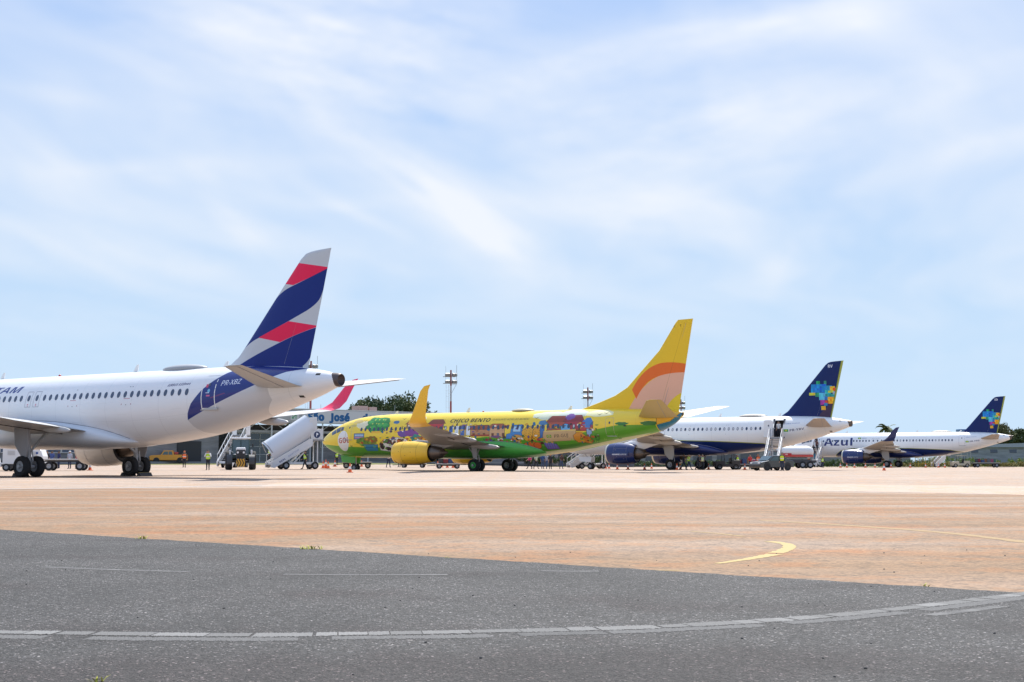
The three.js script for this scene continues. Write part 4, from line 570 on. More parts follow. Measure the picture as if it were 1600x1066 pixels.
  const ye = paint(lin(0.85, 0.52, 0.02), 0.35);
  const S = {
    windows: { n: 47, a0: 5.95, pitch: 0.508, y: 3.93, skip: [[15.2, 15.6], [30.4, 32.6]] }, exits: [16.6, 17.6], exitY: [3.45, 4.4], doors: [[3.95, 4.75, 2.95, 4.6], [31.75, 32.5, 3.05, 4.6]],
    cockpit: [[[1.72, 3.72], [2.3, 4.02], [2.6, 3.62], [2.0, 3.4]], [[2.36, 4.04], [3.0, 4.22], [3.15, 3.78], [2.68, 3.62]], [[3.06, 4.22], [3.5, 4.2], [3.55, 3.88], [3.22, 3.8]]],
    wing: [{ le: [12.9, 2.4, 0.9], te: [22.0, 2.1, 0.9], t: 0.85 }, { le: [13.6, 2.45, 1.9], te: [22.0, 2.2, 1.9], t: 0.8 }, { le: [16.1, 2.75, 5.4], te: [21.7, 2.55, 5.4], t: 0.55 }, { le: [21.2, 3.72, 15.4], te: [23.35, 3.7, 15.4], t: 0.22 }],
    winglet: [{ le: [21.2, 3.72, 15.4], te: [23.35, 3.7, 15.4], t: 0.22 }, { le: [21.9, 3.88, 16.6], te: [23.75, 3.87, 16.6], t: 0.16 }, { le: [22.25, 4.0, 17.0], te: [23.9, 4.0, 17.0], t: 0.13, n: [0, 0.8, -0.6] }, { le: [22.7, 4.4, 17.3], te: [24.05, 4.45, 17.3], t: 0.11, n: [0, 0.35, -0.93] }, { le: [23.75, 6.35, 17.6], te: [24.5, 6.4, 17.6], t: 0.07, n: [0, 0.2, -0.98] }, { le: [24.15, 6.72, 17.68], te: [24.75, 6.85, 17.68], t: 0.03, n: [0, 0.2, -0.98] }],
    fairings: [[21.3, 2.2, 4.3, 3.2, 0.24], [21.3, 2.75, 8.0, 3.2, 0.26], [22.2, 3.1, 11.6, 2.6, 0.2]], flapGaps: [[20.0, 2.0, 2.1, 20.0, 2.4, 5.4], [20.0, 2.4, 5.4, 21.6, 3.15, 11.6]],
    stab: [{ le: [34.0, 4.7, 0.3], te: [38.0, 4.6, 0.3], t: 0.42 }, { le: [34.7, 4.72, 1.2], te: [38.2, 4.64, 1.2], t: 0.36 }, { le: [38.1, 5.68, 6.95], te: [39.45, 5.68, 6.95], t: 0.13 }, { le: [38.5, 5.73, 7.17], te: [39.5, 5.72, 7.17], t: 0.05 }], stabHinge: [37.2, 4.55, 1.2, 39.05, 5.66, 7.0],
    engine: { a: 12.35, y: 1.68, s: 4.83, squash: 0.97, outer: [[0.88, 0.05], [0.95, 0.18], [1.02, 0.5], [1.06, 1.1], [1.06, 2.0], [1.0, 2.9], [0.9, 3.6], [0.84, 3.85], [0.8, 3.85], [0.86, 3.2]], lip: [[0.76, 0.7], [0.78, 0.2], [0.82, 0.0], [0.88, -0.04], [0.93, 0.02], [0.955, 0.19]], fanR: 0.77, core: [[0.62, 3.3], [0.6, 4.2], [0.47, 4.9], [0.4, 4.95], [0.3, 5.0], [0.12, 5.4], [0.01, 5.6]], shroud: [[0.85, 3.2], [0.82, 3.8], [0.62, 3.7], [0.6, 3.3]], py: [13.2, 2.5, 17.2, 2.0, 14.6, 2.85, 18.6, 2.35] },
    gear: { a: 19.6, s: 2.86, r: 0.565, w: 0.86, tw: 0.4 }, nose: { a: 4.0, r: 0.34, doorY: 0.75 },
    belly: () => sectionLoft([[11.2, 1.9, 1.5, 0.6], [12.4, 2.5, 1.24, 1.6], [14, 2.9, 1.16, 1.95], [17, 3.05, 1.12, 2.0], [20, 3.08, 1.14, 2.0], [22.4, 2.95, 1.2, 1.95], [24, 2.6, 1.32, 1.75], [25.2, 2.2, 1.5, 1.25], [25.7, 1.95, 1.65, 0.7]]),
    fin: [{ le: [27.9, 5.2, 0], te: [37.8, 5.0, 0], t: 0.34, n: [0, 0, 1] }, { le: [28.85, 5.5, 0], te: [37.9, 5.4, 0], t: 0.36, n: [0, 0, 1] }, { le: [30.4, 6.0, 0], te: [37.99, 5.95, 0], t: 0.38, n: [0, 0, 1] }, { le: [31.85, 6.52, 0], te: [38.08, 6.5, 0], t: 0.4, n: [0, 0, 1] }, { le: [33.05, 7.2, 0], te: [38.2, 7.2, 0], t: 0.4, n: [0, 0, 1] }, { le: [36.1, 10.26, 0], te: [38.75, 10.26, 0], t: 0.26, n: [0, 0, 1] }, { le: [37.6, 12.5, 0], te: [39.15, 12.5, 0], t: 0.15, n: [0, 0, 1] }, { le: [37.85, 12.78, 0], te: [39.22, 12.82, 0], t: 0.06, n: [0, 0, 1] }],
    rudder: [36.5, 5.6, 38.6, 12.5, 0.1, 0.05], dome: [22.7, 5.42, 1.15, 0.2], aerials: [[16.6, 0.42], [27.2, 0.34], [8.5, 0.3]], beacon: 18.5, vents: [[37.0, 4.72], [33.5, 3.9], [24.5, 3.0]],
    apu: { a: 38.0, y: 4.86, pts: [[0.2, 0], [0.21, 0.03], [0.18, 0.2], [0.15, 0.24], [0.12, 0.2], [0.001, 0.15]] },
  };
  airliner({ name: 'airliner', label: 'yellow and green airliner with a painted farm scene along its side', pos: [-1.33, 0, -121.8], th: 30.9, hull, skin: s.tex(), S, finTex: fin, seed: 21, blinds: 0.15, seamMat: mat(lin(0.25, 0.15, 0.03), 0.6),
    wingletMat: paint(lin(0.85, 0.5, 0.03), 0.4), nacelleMat: ye, lipMat: paint(lin(0.85, 0.55, 0.06), 0.35), bellyMat: paint(lin(0.06, 0.38, 0.05), 0.4), rims: mat(lin(0.05, 0.4, 0.08), 0.5), wingMat: mat(lin(0.33, 0.31, 0.29), 0.45), stabMat: mat(lin(0.52, 0.40, 0.13), 0.5), doorPanelMat: mat(lin(0.4, 0.4, 0.42), 0.5), noSill: true, noseDoorMat: paint(lin(0.1, 0.42, 0.06), 0.4), doorMat: mat(lin(0.5, 0.45, 0.3), 0.6), domeMat: mat(lin(0.4, 0.34, 0.22), 0.5) });
}

// ---------------------------------------------------------------- terminal and far buildings
const wallTex = (() => { const n = tileNoise(64, 51), m = tileNoise(256, 52); seed(4); const t = dataTex(512, 512, (i, j) => { const v = 0.88 + 0.16 * (n(i / 8, j / 8) - 0.5) + 0.1 * (m(i / 2, j / 2) - 0.5) + 0.04 * (rnd() - 0.5); return [235 * v, 235 * v, 235 * v]; }); t.repeat.set(0.25, 0.25); return t; })();
{
  const th = 41 * Math.PI / 180, t = thing('terminal_building', 'grey airport terminal with white sign fascia, glazed hall and blue letters', 'building', null, [-26.65, 0.8, -205], th);
  // local x runs along the front, local z comes out of it; fascia bottom at 5.85, top at 7.9
  const wall = mat(lin(0.34, 0.33, 0.345), 0.85, { map: wallTex }), dim = mat(lin(0.26, 0.26, 0.27), 0.85, { map: wallTex }), white = mat(lin(0.62, 0.62, 0.62), 0.6), pale = mat(lin(0.60, 0.60, 0.62), 0.7, { map: wallTex }), pane = new THREE.MeshPhysicalMaterial({ color: lin(0.03, 0.045, 0.06), roughness: 0.08, clearcoat: 0.6 }), roofM = mat(lin(0.42, 0.42, 0.43), 0.7);
  mesh('wall', merge([box(40, 5.6, 12, -40, 2.3, -6.05), box(22, 4.6, 0.4, 9, 1.8, -3.2), box(16, 5, 10, 38, 2.0, -5)]), wall, t);
  mesh('back_wall', box(56, 6.0, 0.4, 8, 2.8, -9), dim, t);
  const roof = mesh('roof', merge([box(42, 0.25, 13, -40, 5.25, -6), box(50, 0.3, 11, 5, 7.75, -5.3)]), roofM, t);
  mesh('roof_edge', box(42.2, 0.35, 0.2, -40, 5.2, 0.62), pale, roof);
  mesh('fascia', box(50, 2.05, 0.35, 5, 6.88, 0.3), pale, t);
  mesh('fascia_cap', box(50.2, 0.12, 0.5, 5, 7.97, 0.3), white, t);
  mesh('beam', box(50, 0.35, 0.3, 5, 4.55, -0.4), mat(lin(0.33, 0.32, 0.31), 0.8), t);
  for (let k = 0; k < 15; k++) { const x = -18.5 + k * 3.2; mesh('truss_bar', bar([x, 4.75, -0.4], [x + 1.6, 5.8, -0.4], 0.05, 5), white, t); mesh('truss_bar', bar([x + 1.6, 5.8, -0.4], [x + 3.2, 4.75, -0.4], 0.05, 5), white, t); }
  for (const x of [-16.2, -11.6, -7.4, -2.8, 5.5, 11.5, 17.5, 23.5]) mesh('column', cyl(0.11, 0.11, 5.9, 12, x, 2.9, 0.35), white, t);
  // glazed front of the hall
  for (let k = 0; k < 9; k++) {
    const x = -16.8 + k * 1.72; if (k === 8) continue;
    const f = mesh('window', merge([box(0.07, 4.3, 0.12, x, 2.2, -2.9), box(1.72, 0.06, 0.12, x + 0.86, 1.2, -2.9), box(1.72, 0.06, 0.12, x + 0.86, 2.35, -2.9), box(1.72, 0.06, 0.12, x + 0.86, 3.4, -2.9), box(1.72, 0.08, 0.12, x + 0.86, 4.35, -2.9)]), white, t);
    for (const [y0, y1] of [[0.1, 1.17], [1.23, 2.32], [2.38, 3.37], [3.43, 4.31]]) mesh('pane', box(1.62, y1 - y0, 0.03, x + 0.88, (y0 + y1) / 2, -2.92), pane, f);
  }
  for (let k = 0; k < 4; k++) { const x = -0.3 + k * 1.5; const f = mesh('window', merge([box(1.4, 0.07, 0.1, x, 3.9, -2.95), box(1.4, 0.07, 0.1, x, 2.3, -2.95), box(0.06, 1.6, 0.1, x - 0.7, 3.1, -2.95), box(0.05, 1.6, 0.1, x, 3.1, -2.95), box(0.06, 1.6, 0.1, x + 0.7, 3.1, -2.95)]), white, t); for (const s of [-0.35, 0.35]) mesh('pane', box(0.62, 1.5, 0.03, x + s, 3.1, -2.97), pane, f); }
  // low wing at left: goods door, window band, downpipe, patched lower wall
  mesh('goods_door', merge([box(3.7, 3.0, 0.1, -24.6, 1.5, 0.0)]), mat(lin(0.035, 0.035, 0.04), 0.7), t);
  for (let k = 0; k < 9; k++) { const x = -58 + k * 2.0; const f = mesh('window', merge([box(1.9, 0.08, 0.12, x, 3.0, 0.02), box(1.9, 0.08, 0.12, x, 1.3, 0.02), box(0.08, 1.7, 0.12, x - 0.95, 2.15, 0.02), box(0.08, 1.7, 0.12, x + 0.95, 2.15, 0.02)]), white, t); for (const s of [-0.45, 0.45]) mesh('pane', box(0.82, 1.6, 0.04, x + s, 2.15, 0.0), new THREE.MeshPhysicalMaterial({ color: lin(0.03, 0.05, 0.11), roughness: 0.15, clearcoat: 0.5 }), f); }
  mesh('downpipe', cyl(0.06, 0.06, 5, 8, -33, 2.5, 0.1), white, t);
  mesh('plinth', box(97, 0.3, 0.3, -11.5, 0.0, 0.95), mat(lin(0.25, 0.25, 0.26), 0.9), t);
  // sign letters stand proud of the fascia
  const [c, x] = canvas(2048, 160); x.fillStyle = '#c9c9cd'; x.fillRect(0, 0, 2048, 160); x.font = 'bold 128px sans-serif'; x.fillStyle = '#1d5c93'; x.strokeStyle = '#1d5c93'; x.lineWidth = 13; x.lineJoin = 'round'; x.textBaseline = 'alphabetic';
  for (const [s, p] of [['São', 70], ['José', 372], ['do', 800], ['Rio', 1080], ['Preto', 1420]]) { x.fillText(s, p, 130); x.strokeText(s, p, 130); }
  mesh('sign', box(27.6, 1.9, 0.06, 7.3, 6.9, 0.51), mat('#ffffff', 0.7, { map: canvasTex(c) }), t);
  const [c2, x2] = canvas(128, 96); x2.fillStyle = '#c9c9cd'; x2.fillRect(0, 0, 128, 96); x2.fillStyle = '#5c9a72'; x2.beginPath(); x2.arc(46, 40, 22, 0, 7); x2.fill(); x2.fillRect(20, 60, 30, 22); x2.fillRect(66, 30, 26, 52); x2.fillStyle = '#c9c9cd'; x2.beginPath(); x2.arc(46, 44, 10, 0, 7); x2.fill(); x2.fillRect(74, 48, 10, 34);
  mesh('emblem', box(1.5, 1.2, 0.05, -7.8, 6.9, 0.51), mat('#ffffff', 0.7, { map: canvasTex(c2) }), t);
  mesh('roof_block', merge([box(1.6, 1.3, 2.2, 8.3, 8.35, -6), box(1.5, 1.1, 2.2, 10.1, 8.3, -6)]), mat(lin(0.42, 0.29, 0.25), 0.85), t);
  for (const [px, h] of [[-14, 1.6], [-1.0, 1.1], [13, 1.4]]) mesh('roof_aerial', bar([px, 7.8, -3], [px, 7.8 + h, -3], 0.03, 5), M.steel, t);
}
{
  // far buildings on the right and in the middle
  const b1 = thing('warehouse', 'pale blue-grey warehouse wall behind hedge at far right', 'building', null, [112, 0, -315], 0.0);
  mesh('wall', box(30, 4.4, 12, 6, 2.2, 0), mat(lin(0.38, 0.42, 0.47), 0.8, { map: wallTex }), b1); mesh('roof', prism([[-10, 4.3], [22, 4.3], [22, 4.7], [6, 5.3], [-10, 4.7]], 13), mat(lin(0.3, 0.34, 0.4), 0.7), b1);
  for (let k = 0; k < 6; k++) mesh('window', box(1.6, 0.7, 0.1, -6 + k * 4.4, 3.4, 6.04), M.glass, b1);
  const b2 = thing('long_shed', 'long low shed with grey roof behind navy-tailed aircraft', 'building', null, [78, 0, -330], 0);
  mesh('wall', box(36, 6, 10, 0, 3, 0), mat(lin(0.4, 0.4, 0.4), 0.85, { map: wallTex }), b2); mesh('roof', prism([[-18.4, 6], [18.4, 6], [18.4, 6.3], [0, 7.0], [-18.4, 6.3]], 11), mat(lin(0.18, 0.18, 0.2), 0.7), b2);
  const b3 = thing('hangar', 'low hangar with green roof behind the open-door aircraft', 'building', null, [36, 0, -262], 0.1);
  mesh('wall', box(34, 3.4, 10, 0, 1.7, 0), mat(lin(0.45, 0.45, 0.43), 0.85, { map: wallTex }), b3); mesh('roof', prism([[-17.4, 3.4], [17.4, 3.4], [17.4, 3.7], [0, 4.3], [-17.4, 3.7]], 11), mat(lin(0.05, 0.17, 0.1), 0.6), b3);
  for (let k = 0; k < 7; k++) mesh('door_panel', box(3.6, 2.7, 0.1, -14 + k * 4.6, 1.36, 5.05), mat(lin(0.12, 0.13, 0.14), 0.7), b3);
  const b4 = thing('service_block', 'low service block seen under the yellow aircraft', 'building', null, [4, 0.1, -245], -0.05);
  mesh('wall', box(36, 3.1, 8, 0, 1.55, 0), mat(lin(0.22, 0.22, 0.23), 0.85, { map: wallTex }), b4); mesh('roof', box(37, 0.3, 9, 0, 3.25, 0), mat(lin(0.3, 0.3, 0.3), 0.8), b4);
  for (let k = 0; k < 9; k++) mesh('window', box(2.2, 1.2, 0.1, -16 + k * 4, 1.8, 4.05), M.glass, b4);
  const tk = thing('water_tank', 'small blue tank on legs beside farthest tail fin', 'tank', null, [spotX(1507, 290), 0, -290], 0);
  mesh('tank', rbox(2.6, 1.6, 2.4, 0.15, 0, 7.2, 0), mat(lin(0.10, 0.22, 0.42), 0.5), tk); for (const [x, z] of [[-1, -1], [1, -1], [-1, 1], [1, 1]]) mesh('leg', box(0.18, 6.4, 0.18, x, 3.2, z), M.steel, tk);
}
// ---------------------------------------------------------------- light masts
{
  const red = mat(lin(0.30, 0.07, 0.06), 0.65), wh = mat(lin(0.42, 0.43, 0.45), 0.65), lampM = mat(lin(0.25, 0.26, 0.27), 0.5, { metalness: 0.3 });
  const spots = [[704, 220, 15.4, 'red and white light mast rising behind the yellow aircraft winglet'], [919, 262, 15.4, 'light mast standing behind the yellow dorsal fin'], [1065, 316, 15.6, 'light mast just right of the yellow tail fin'], [484, 204, 15.4, 'light mast partly hidden behind the striped tail']];
  for (const [px, D, H, lab] of spots) {
    const p = spot(px, D), t = thing('light_mast', lab, 'light mast', 'floodlight masts behind the aircraft', p, 0.2);
    for (let k = 0; k < 6; k++) mesh('pole_section', cyl(lerp(0.21, 0.13, (k + 1) / 6), lerp(0.21, 0.13, k / 6), H / 6, 14, 0, H / 12 + k * H / 6, 0), k % 2 ? red : wh, t);
    mesh('head_frame', merge([box(2.0, 0.1, 0.12, -0.3, H - 1.1, 0), box(2.0, 0.1, 0.12, -0.3, H - 2.2, 0), bar([0.95, H - 2.3, 0], [0.95, H + 0.8, 0], 0.03, 5), bar([-0.85, H - 2.3, 0], [-0.85, H + 0.6, 0], 0.02, 5), bar([0, H - 4, 0], [0.95, H - 2.3, 0], 0.03, 5), box(0.95, 0.06, 0.06, 0.45, H - 2.4, 0)]), M.steel, t);
    for (const y of [H - 0.8, H - 1.95]) for (const [x, w, r] of [[-0.55, 0.85, 0], [0.42, 0.36, 0.4], [0.85, 0.3, -0.4]]) mesh('floodlight', T(new RoundedBoxGeometry(w, 0.52, 0.5, 2, 0.05), x, y, 0.12, 0.35, r), lampM, t);
    const lad = [bar([-0.78, 1, 0], [-0.78, H - 2.4, 0], 0.02, 4), bar([-0.4, 1, 0], [-0.4, H - 2.4, 0], 0.02, 4)]; for (let y = 1.2; y < H - 2.5; y += 0.9) lad.push(bar([-0.78, y, 0], [-0.4, y, 0], 0.015, 4)); for (let y = 2; y < H - 3; y += 2.4) lad.push(bar([-0.4, y, 0], [0, y, 0], 0.02, 4));
    mesh('ladder', merge(lad), wh, t);
  }
}
// ---------------------------------------------------------------- trees, palm, hedges
const leafMats = [[0.06, 0.09, 0.025], [0.10, 0.12, 0.035], [0.04, 0.07, 0.028], [0.12, 0.12, 0.045]].map((c) => mat(lin(...c), 0.75, { side: THREE.DoubleSide }));
function leafCloud(clumps, per, size) {                                // one geometry of many leaf sprays
  const P = [], q = new THREE.Vector3();
  for (const [cx, cy, cz, r] of clumps) for (let k = 0; k < per; k++) {
    const u = rnd() * 2 - 1, a = rnd() * 6.2832, s = Math.sqrt(1 - u * u), rad = r * (0.55 + 0.5 * rnd()), px = cx + rad * s * Math.cos(a), py = cy + rad * u * 0.8, pz = cz + rad * s * Math.sin(a);
    for (let m = 0; m < 2; m++) { const l = size * rr(0.6, 1.3), w = l * rr(0.4, 0.7), ax = rnd() * 6.28, ay = rnd() * 6.28, d = new THREE.Vector3(Math.cos(ax) * Math.cos(ay), Math.sin(ay) * 0.8, Math.sin(ax) * Math.cos(ay)).normalize(), e = new THREE.Vector3(rnd() - 0.5, rnd() - 0.5, rnd() - 0.5).cross(d).normalize().multiplyScalar(w / 2); q.set(px, py, pz); const a1 = q.clone(), b1 = q.clone().addScaledVector(d, l * 0.5).add(e), c1 = q.clone().addScaledVector(d, l), d1 = q.clone().addScaledVector(d, l * 0.5).sub(e); for (const v of [a1, b1, c1, a1, c1, d1]) P.push(v.x, v.y, v.z); }
  }
  const g = new THREE.BufferGeometry(); g.setAttribute('position', new THREE.Float32BufferAttribute(P, 3)); g.computeVertexNormals(); return g;
}
function tree(name, label, group, p, H, R, n, s, tone) {
  seed(s); const t = thing(name, label, 'tree', group, p, 0), trunkH = H * 0.35, cl = [];
  const limbs = [bar([0, 0, 0], [0.1, trunkH, 0], 0.32, 9, 0.22)];
  for (let k = 0; k < n; k++) { const a = rnd() * 6.28, rr0 = R * Math.sqrt(rnd()) * 0.85, y = trunkH + (H - trunkH) * (0.12 + 0.72 * rnd() * (1 - 0.45 * (rr0 / R) ** 2)); const x = Math.cos(a) * rr0, z = Math.sin(a) * rr0 * 0.8; cl.push([x, y, z, R * rr(0.17, 0.3)]); if (k % 4 === 0) limbs.push(bar([0.1, trunkH * rr(0.7, 1), 0], [x * 0.8, y - 0.2, z * 0.8], 0.12, 6, 0.04)); }
  mesh('trunk', merge(limbs), mat(lin(0.08, 0.06, 0.045), 0.9), t);
  const half = Math.floor(cl.length / 2);
  mesh('crown', leafCloud(cl.slice(0, half), 85, 0.46), leafMats[tone % 4], t); mesh('crown', leafCloud(cl.slice(half), 85, 0.46), leafMats[(tone + 1) % 4], t);
  return t;
}
tree('broadleaf_tree', 'broad dark tree behind the terminal roof, left of two', 'trees behind the terminal', spot(587, 252), 12.9, 6.0, 96, 61, 1);
tree('broadleaf_tree', 'taller broad tree behind the terminal roof, right of two', 'trees behind the terminal', spot(634, 256), 14.0, 5.8, 100, 62, 0);
tree('broadleaf_tree', 'small tree top above the terminal roof behind white jet tail', 'trees behind the terminal', spot(468, 262), 11.2, 3.4, 24, 63, 1);
tree('broadleaf_tree', 'dark tree behind the farthest aircraft tail cone', 'trees at far right', spot(1560, 338), 11.4, 4.2, 46, 64, 2);
tree('broadleaf_tree', 'dark rounded tree above the warehouse roof near right edge', 'trees at far right', spot(1594, 345), 10.2, 3.8, 40, 65, 0);
tree('broadleaf_tree', 'low dark tree between the two taller trees at far right', 'trees at far right', spot(1577, 352), 9.4, 3.6, 36, 66, 2);
{
  seed(91); const p = spot(1386, 300), t = thing('palm_tree', 'single palm rising behind the farthest aircraft wing tip', 'palm', null, p, 0);
  mesh('trunk', merge([bar([0, 0, 0], [0.15, 4.5, 0], 0.2, 9, 0.16), bar([0.15, 4.5, 0], [0.1, 8.2, 0], 0.16, 9, 0.13)]), mat(lin(0.14, 0.12, 0.1), 0.9), t);
  for (let k = 0; k < 24; k++) {
    const a = k / 24 * 6.28 + rr(-0.2, 0.2), up = rr(0.0, 1.1), L = rr(1.8, 2.6), pts = []; for (let i = 0; i <= 8; i++) { const q = i / 8; pts.push(new THREE.Vector3(0.1 + Math.cos(a) * L * q, 8.2 + up * L * q - 1.1 * L * q * q * (0.6 + 0.4 * (1 - up)), Math.sin(a) * L * q)); }
    const P = []; for (let i = 0; i < 8; i++) for (const s of [-1, 1]) for (let m = 0; m < 4; m++) { const b = pts[i].clone().lerp(pts[i + 1], m * 0.25), d = pts[i + 1].clone().sub(pts[i]).normalize(), sd = new THREE.Vector3(-Math.sin(a), -0.5, Math.cos(a)).multiplyScalar(s * 0.5 * (1 - i / 10)); P.push(b.x, b.y, b.z, b.x + d.x * 0.18, b.y + d.y * 0.18, b.z + d.z * 0.18, b.x + sd.x + d.x * 0.3, b.y + sd.y + d.y * 0.3, b.z + sd.z + d.z * 0.3); }
    const g = new THREE.BufferGeometry(); g.setAttribute('position', new THREE.Float32BufferAttribute(P, 3)); g.computeVertexNormals(); mesh('frond', g, leafMats[k % 2 ? 1 : 0], t);
  }
}
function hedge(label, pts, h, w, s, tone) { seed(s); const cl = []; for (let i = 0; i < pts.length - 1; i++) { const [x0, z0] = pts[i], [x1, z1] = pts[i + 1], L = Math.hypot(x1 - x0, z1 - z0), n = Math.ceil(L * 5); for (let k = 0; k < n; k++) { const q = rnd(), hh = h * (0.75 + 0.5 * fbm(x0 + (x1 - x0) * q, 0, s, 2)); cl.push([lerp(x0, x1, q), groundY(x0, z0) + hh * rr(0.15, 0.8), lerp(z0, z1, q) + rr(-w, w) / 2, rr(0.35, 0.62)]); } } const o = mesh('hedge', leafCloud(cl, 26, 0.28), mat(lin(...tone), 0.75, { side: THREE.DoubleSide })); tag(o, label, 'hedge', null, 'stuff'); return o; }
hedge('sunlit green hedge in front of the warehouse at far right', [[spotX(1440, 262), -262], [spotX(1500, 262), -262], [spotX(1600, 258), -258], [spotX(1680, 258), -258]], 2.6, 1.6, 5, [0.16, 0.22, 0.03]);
hedge('dry yellow-green weeds along the apron edge at far right', [[spotX(1380, 254), -254], [spotX(1640, 253), -253]], 0.9, 1.4, 6, [0.24, 0.21, 0.06]);
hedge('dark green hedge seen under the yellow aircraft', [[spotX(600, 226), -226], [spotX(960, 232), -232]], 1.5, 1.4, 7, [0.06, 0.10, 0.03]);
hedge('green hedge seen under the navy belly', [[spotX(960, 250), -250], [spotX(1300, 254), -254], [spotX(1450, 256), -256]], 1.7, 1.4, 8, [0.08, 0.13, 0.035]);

// ---------------------------------------------------------------- ground equipment
const W = { white: paint(lin(0.70, 0.70, 0.70), 0.45), cream: paint(lin(0.55, 0.47, 0.33), 0.5), black: mat(lin(0.02, 0.02, 0.022), 0.6), dark: mat(lin(0.05, 0.05, 0.055), 0.6), yellow: paint(lin(0.62, 0.42, 0.03), 0.45), orange: paint(lin(0.72, 0.30, 0.02), 0.4), grey: mat(lin(0.28, 0.28, 0.29), 0.55), red: paint(lin(0.5, 0.04, 0.03), 0.45), green: paint(lin(0.02, 0.06, 0.055), 0.4), glass: new THREE.MeshPhysicalMaterial({ color: lin(0.04, 0.08, 0.09), roughness: 0.06, clearcoat: 0.8 }), blue: paint(lin(0.03, 0.08, 0.3), 0.45) };
const coneProto = (() => { const t = thing('traffic_cone', '', 'traffic cone', 'orange traffic cones on the apron'); mesh('base', rbox(0.4, 0.05, 0.4, 0.02, 0, 0.025, 0), M.orange, t); mesh('body', T(lathe([[0.16, 0], [0.15, 0.02], [0.118, 0.2], [0.115, 0.22]], 18), 0, 0.05, 0), M.orange, t); mesh('band', T(lathe([[0.118, 0.2], [0.078, 0.42]], 18), 0, 0.05, 0), M.reflective, t); mesh('tip', T(lathe([[0.078, 0.42], [0.03, 0.66], [0.02, 0.68], [0.001, 0.68]], 18), 0, 0.05, 0), M.orange, t); return t; })();
let coneUsed = 0;
function cone(px, D, label, y = 0) { const c = coneUsed++ ? coneProto.clone() : coneProto; if (c !== coneProto) { c.name = numbered('traffic_cone'); scene.add(c); } c.position.set(...spot(px, D)); c.position.y += y; c.rotation.y = px; c.userData = { label, category: 'traffic cone', group: 'orange traffic cones on the apron' }; return c; }
cone(141, 117, 'orange cone under the belly of the striped-tail aircraft'); cone(547, 104, 'nearest orange cone, below the yellow aircraft nose'); cone(523.5, 150, 'orange cone farther back, left of the yellow nose wheels');
cone(505, 136, 'leftmost orange cone of the stacked pile by the stairs'); cone(509.5, 135, 'middle orange cone of the stacked pile by the stairs'); cone(513, 134, 'rightmost orange cone of the stacked pile by the stairs'); cone(509.2, 135, 'topmost orange cone set over the stacked pile by the stairs', 0.16); cone(565, 152, 'orange cone half hidden behind the yellow aircraft nose wheel');
['first', 'second', 'third', 'fourth', 'fifth'].forEach((w, k) => cone([684, 690, 699, 708, 716][k], [160, 156, 153, 153, 153][k], `${w} from left of five cones beyond the yellow engine`));
['first', 'second', 'third'].forEach((w, k) => cone([939.5, 946.5, 951.5][k], 178, `${w} from left of three close cones by the navy engine`));
cone(964.5, 160, 'orange cone just left of the navy engine intake'); cone(981, 158, 'orange cone under the navy engine lettering'); cone(1007, 156, 'orange cone under the navy engine exhaust'); cone(1018, 180, 'smaller orange cone behind the navy engine exhaust'); cone(1057.5, 148, 'orange cone right of the navy aircraft main wheels'); cone(1063, 156, 'orange cone behind the one right of the navy main wheels'); cone(1107, 158, 'orange cone beside the wheelchair group'); cone(1163.5, 150, 'orange cone in front of the baggage train'); cone(1381, 136, 'lone orange cone on open apron before the farthest aircraft');
['first', 'second', 'third', 'fourth', 'fifth', 'sixth', 'seventh', 'eighth'].forEach((w, k) => cone([1313, 1323, 1335, 1352, 1367, 1392, 1422, 1446][k], 213, `${w} from left of the cones around the farthest aircraft`));
cone(1466, 216, 'orange cone left of two before the white steps at far right'); cone(1476, 216, 'orange cone right of two before the white steps at far right');

function smallWheel(t, r, w, x, y, z, rim = M.rimGrey, name = 'wheel') { return wheel(t, name, r, w, x, y, z, rim); }
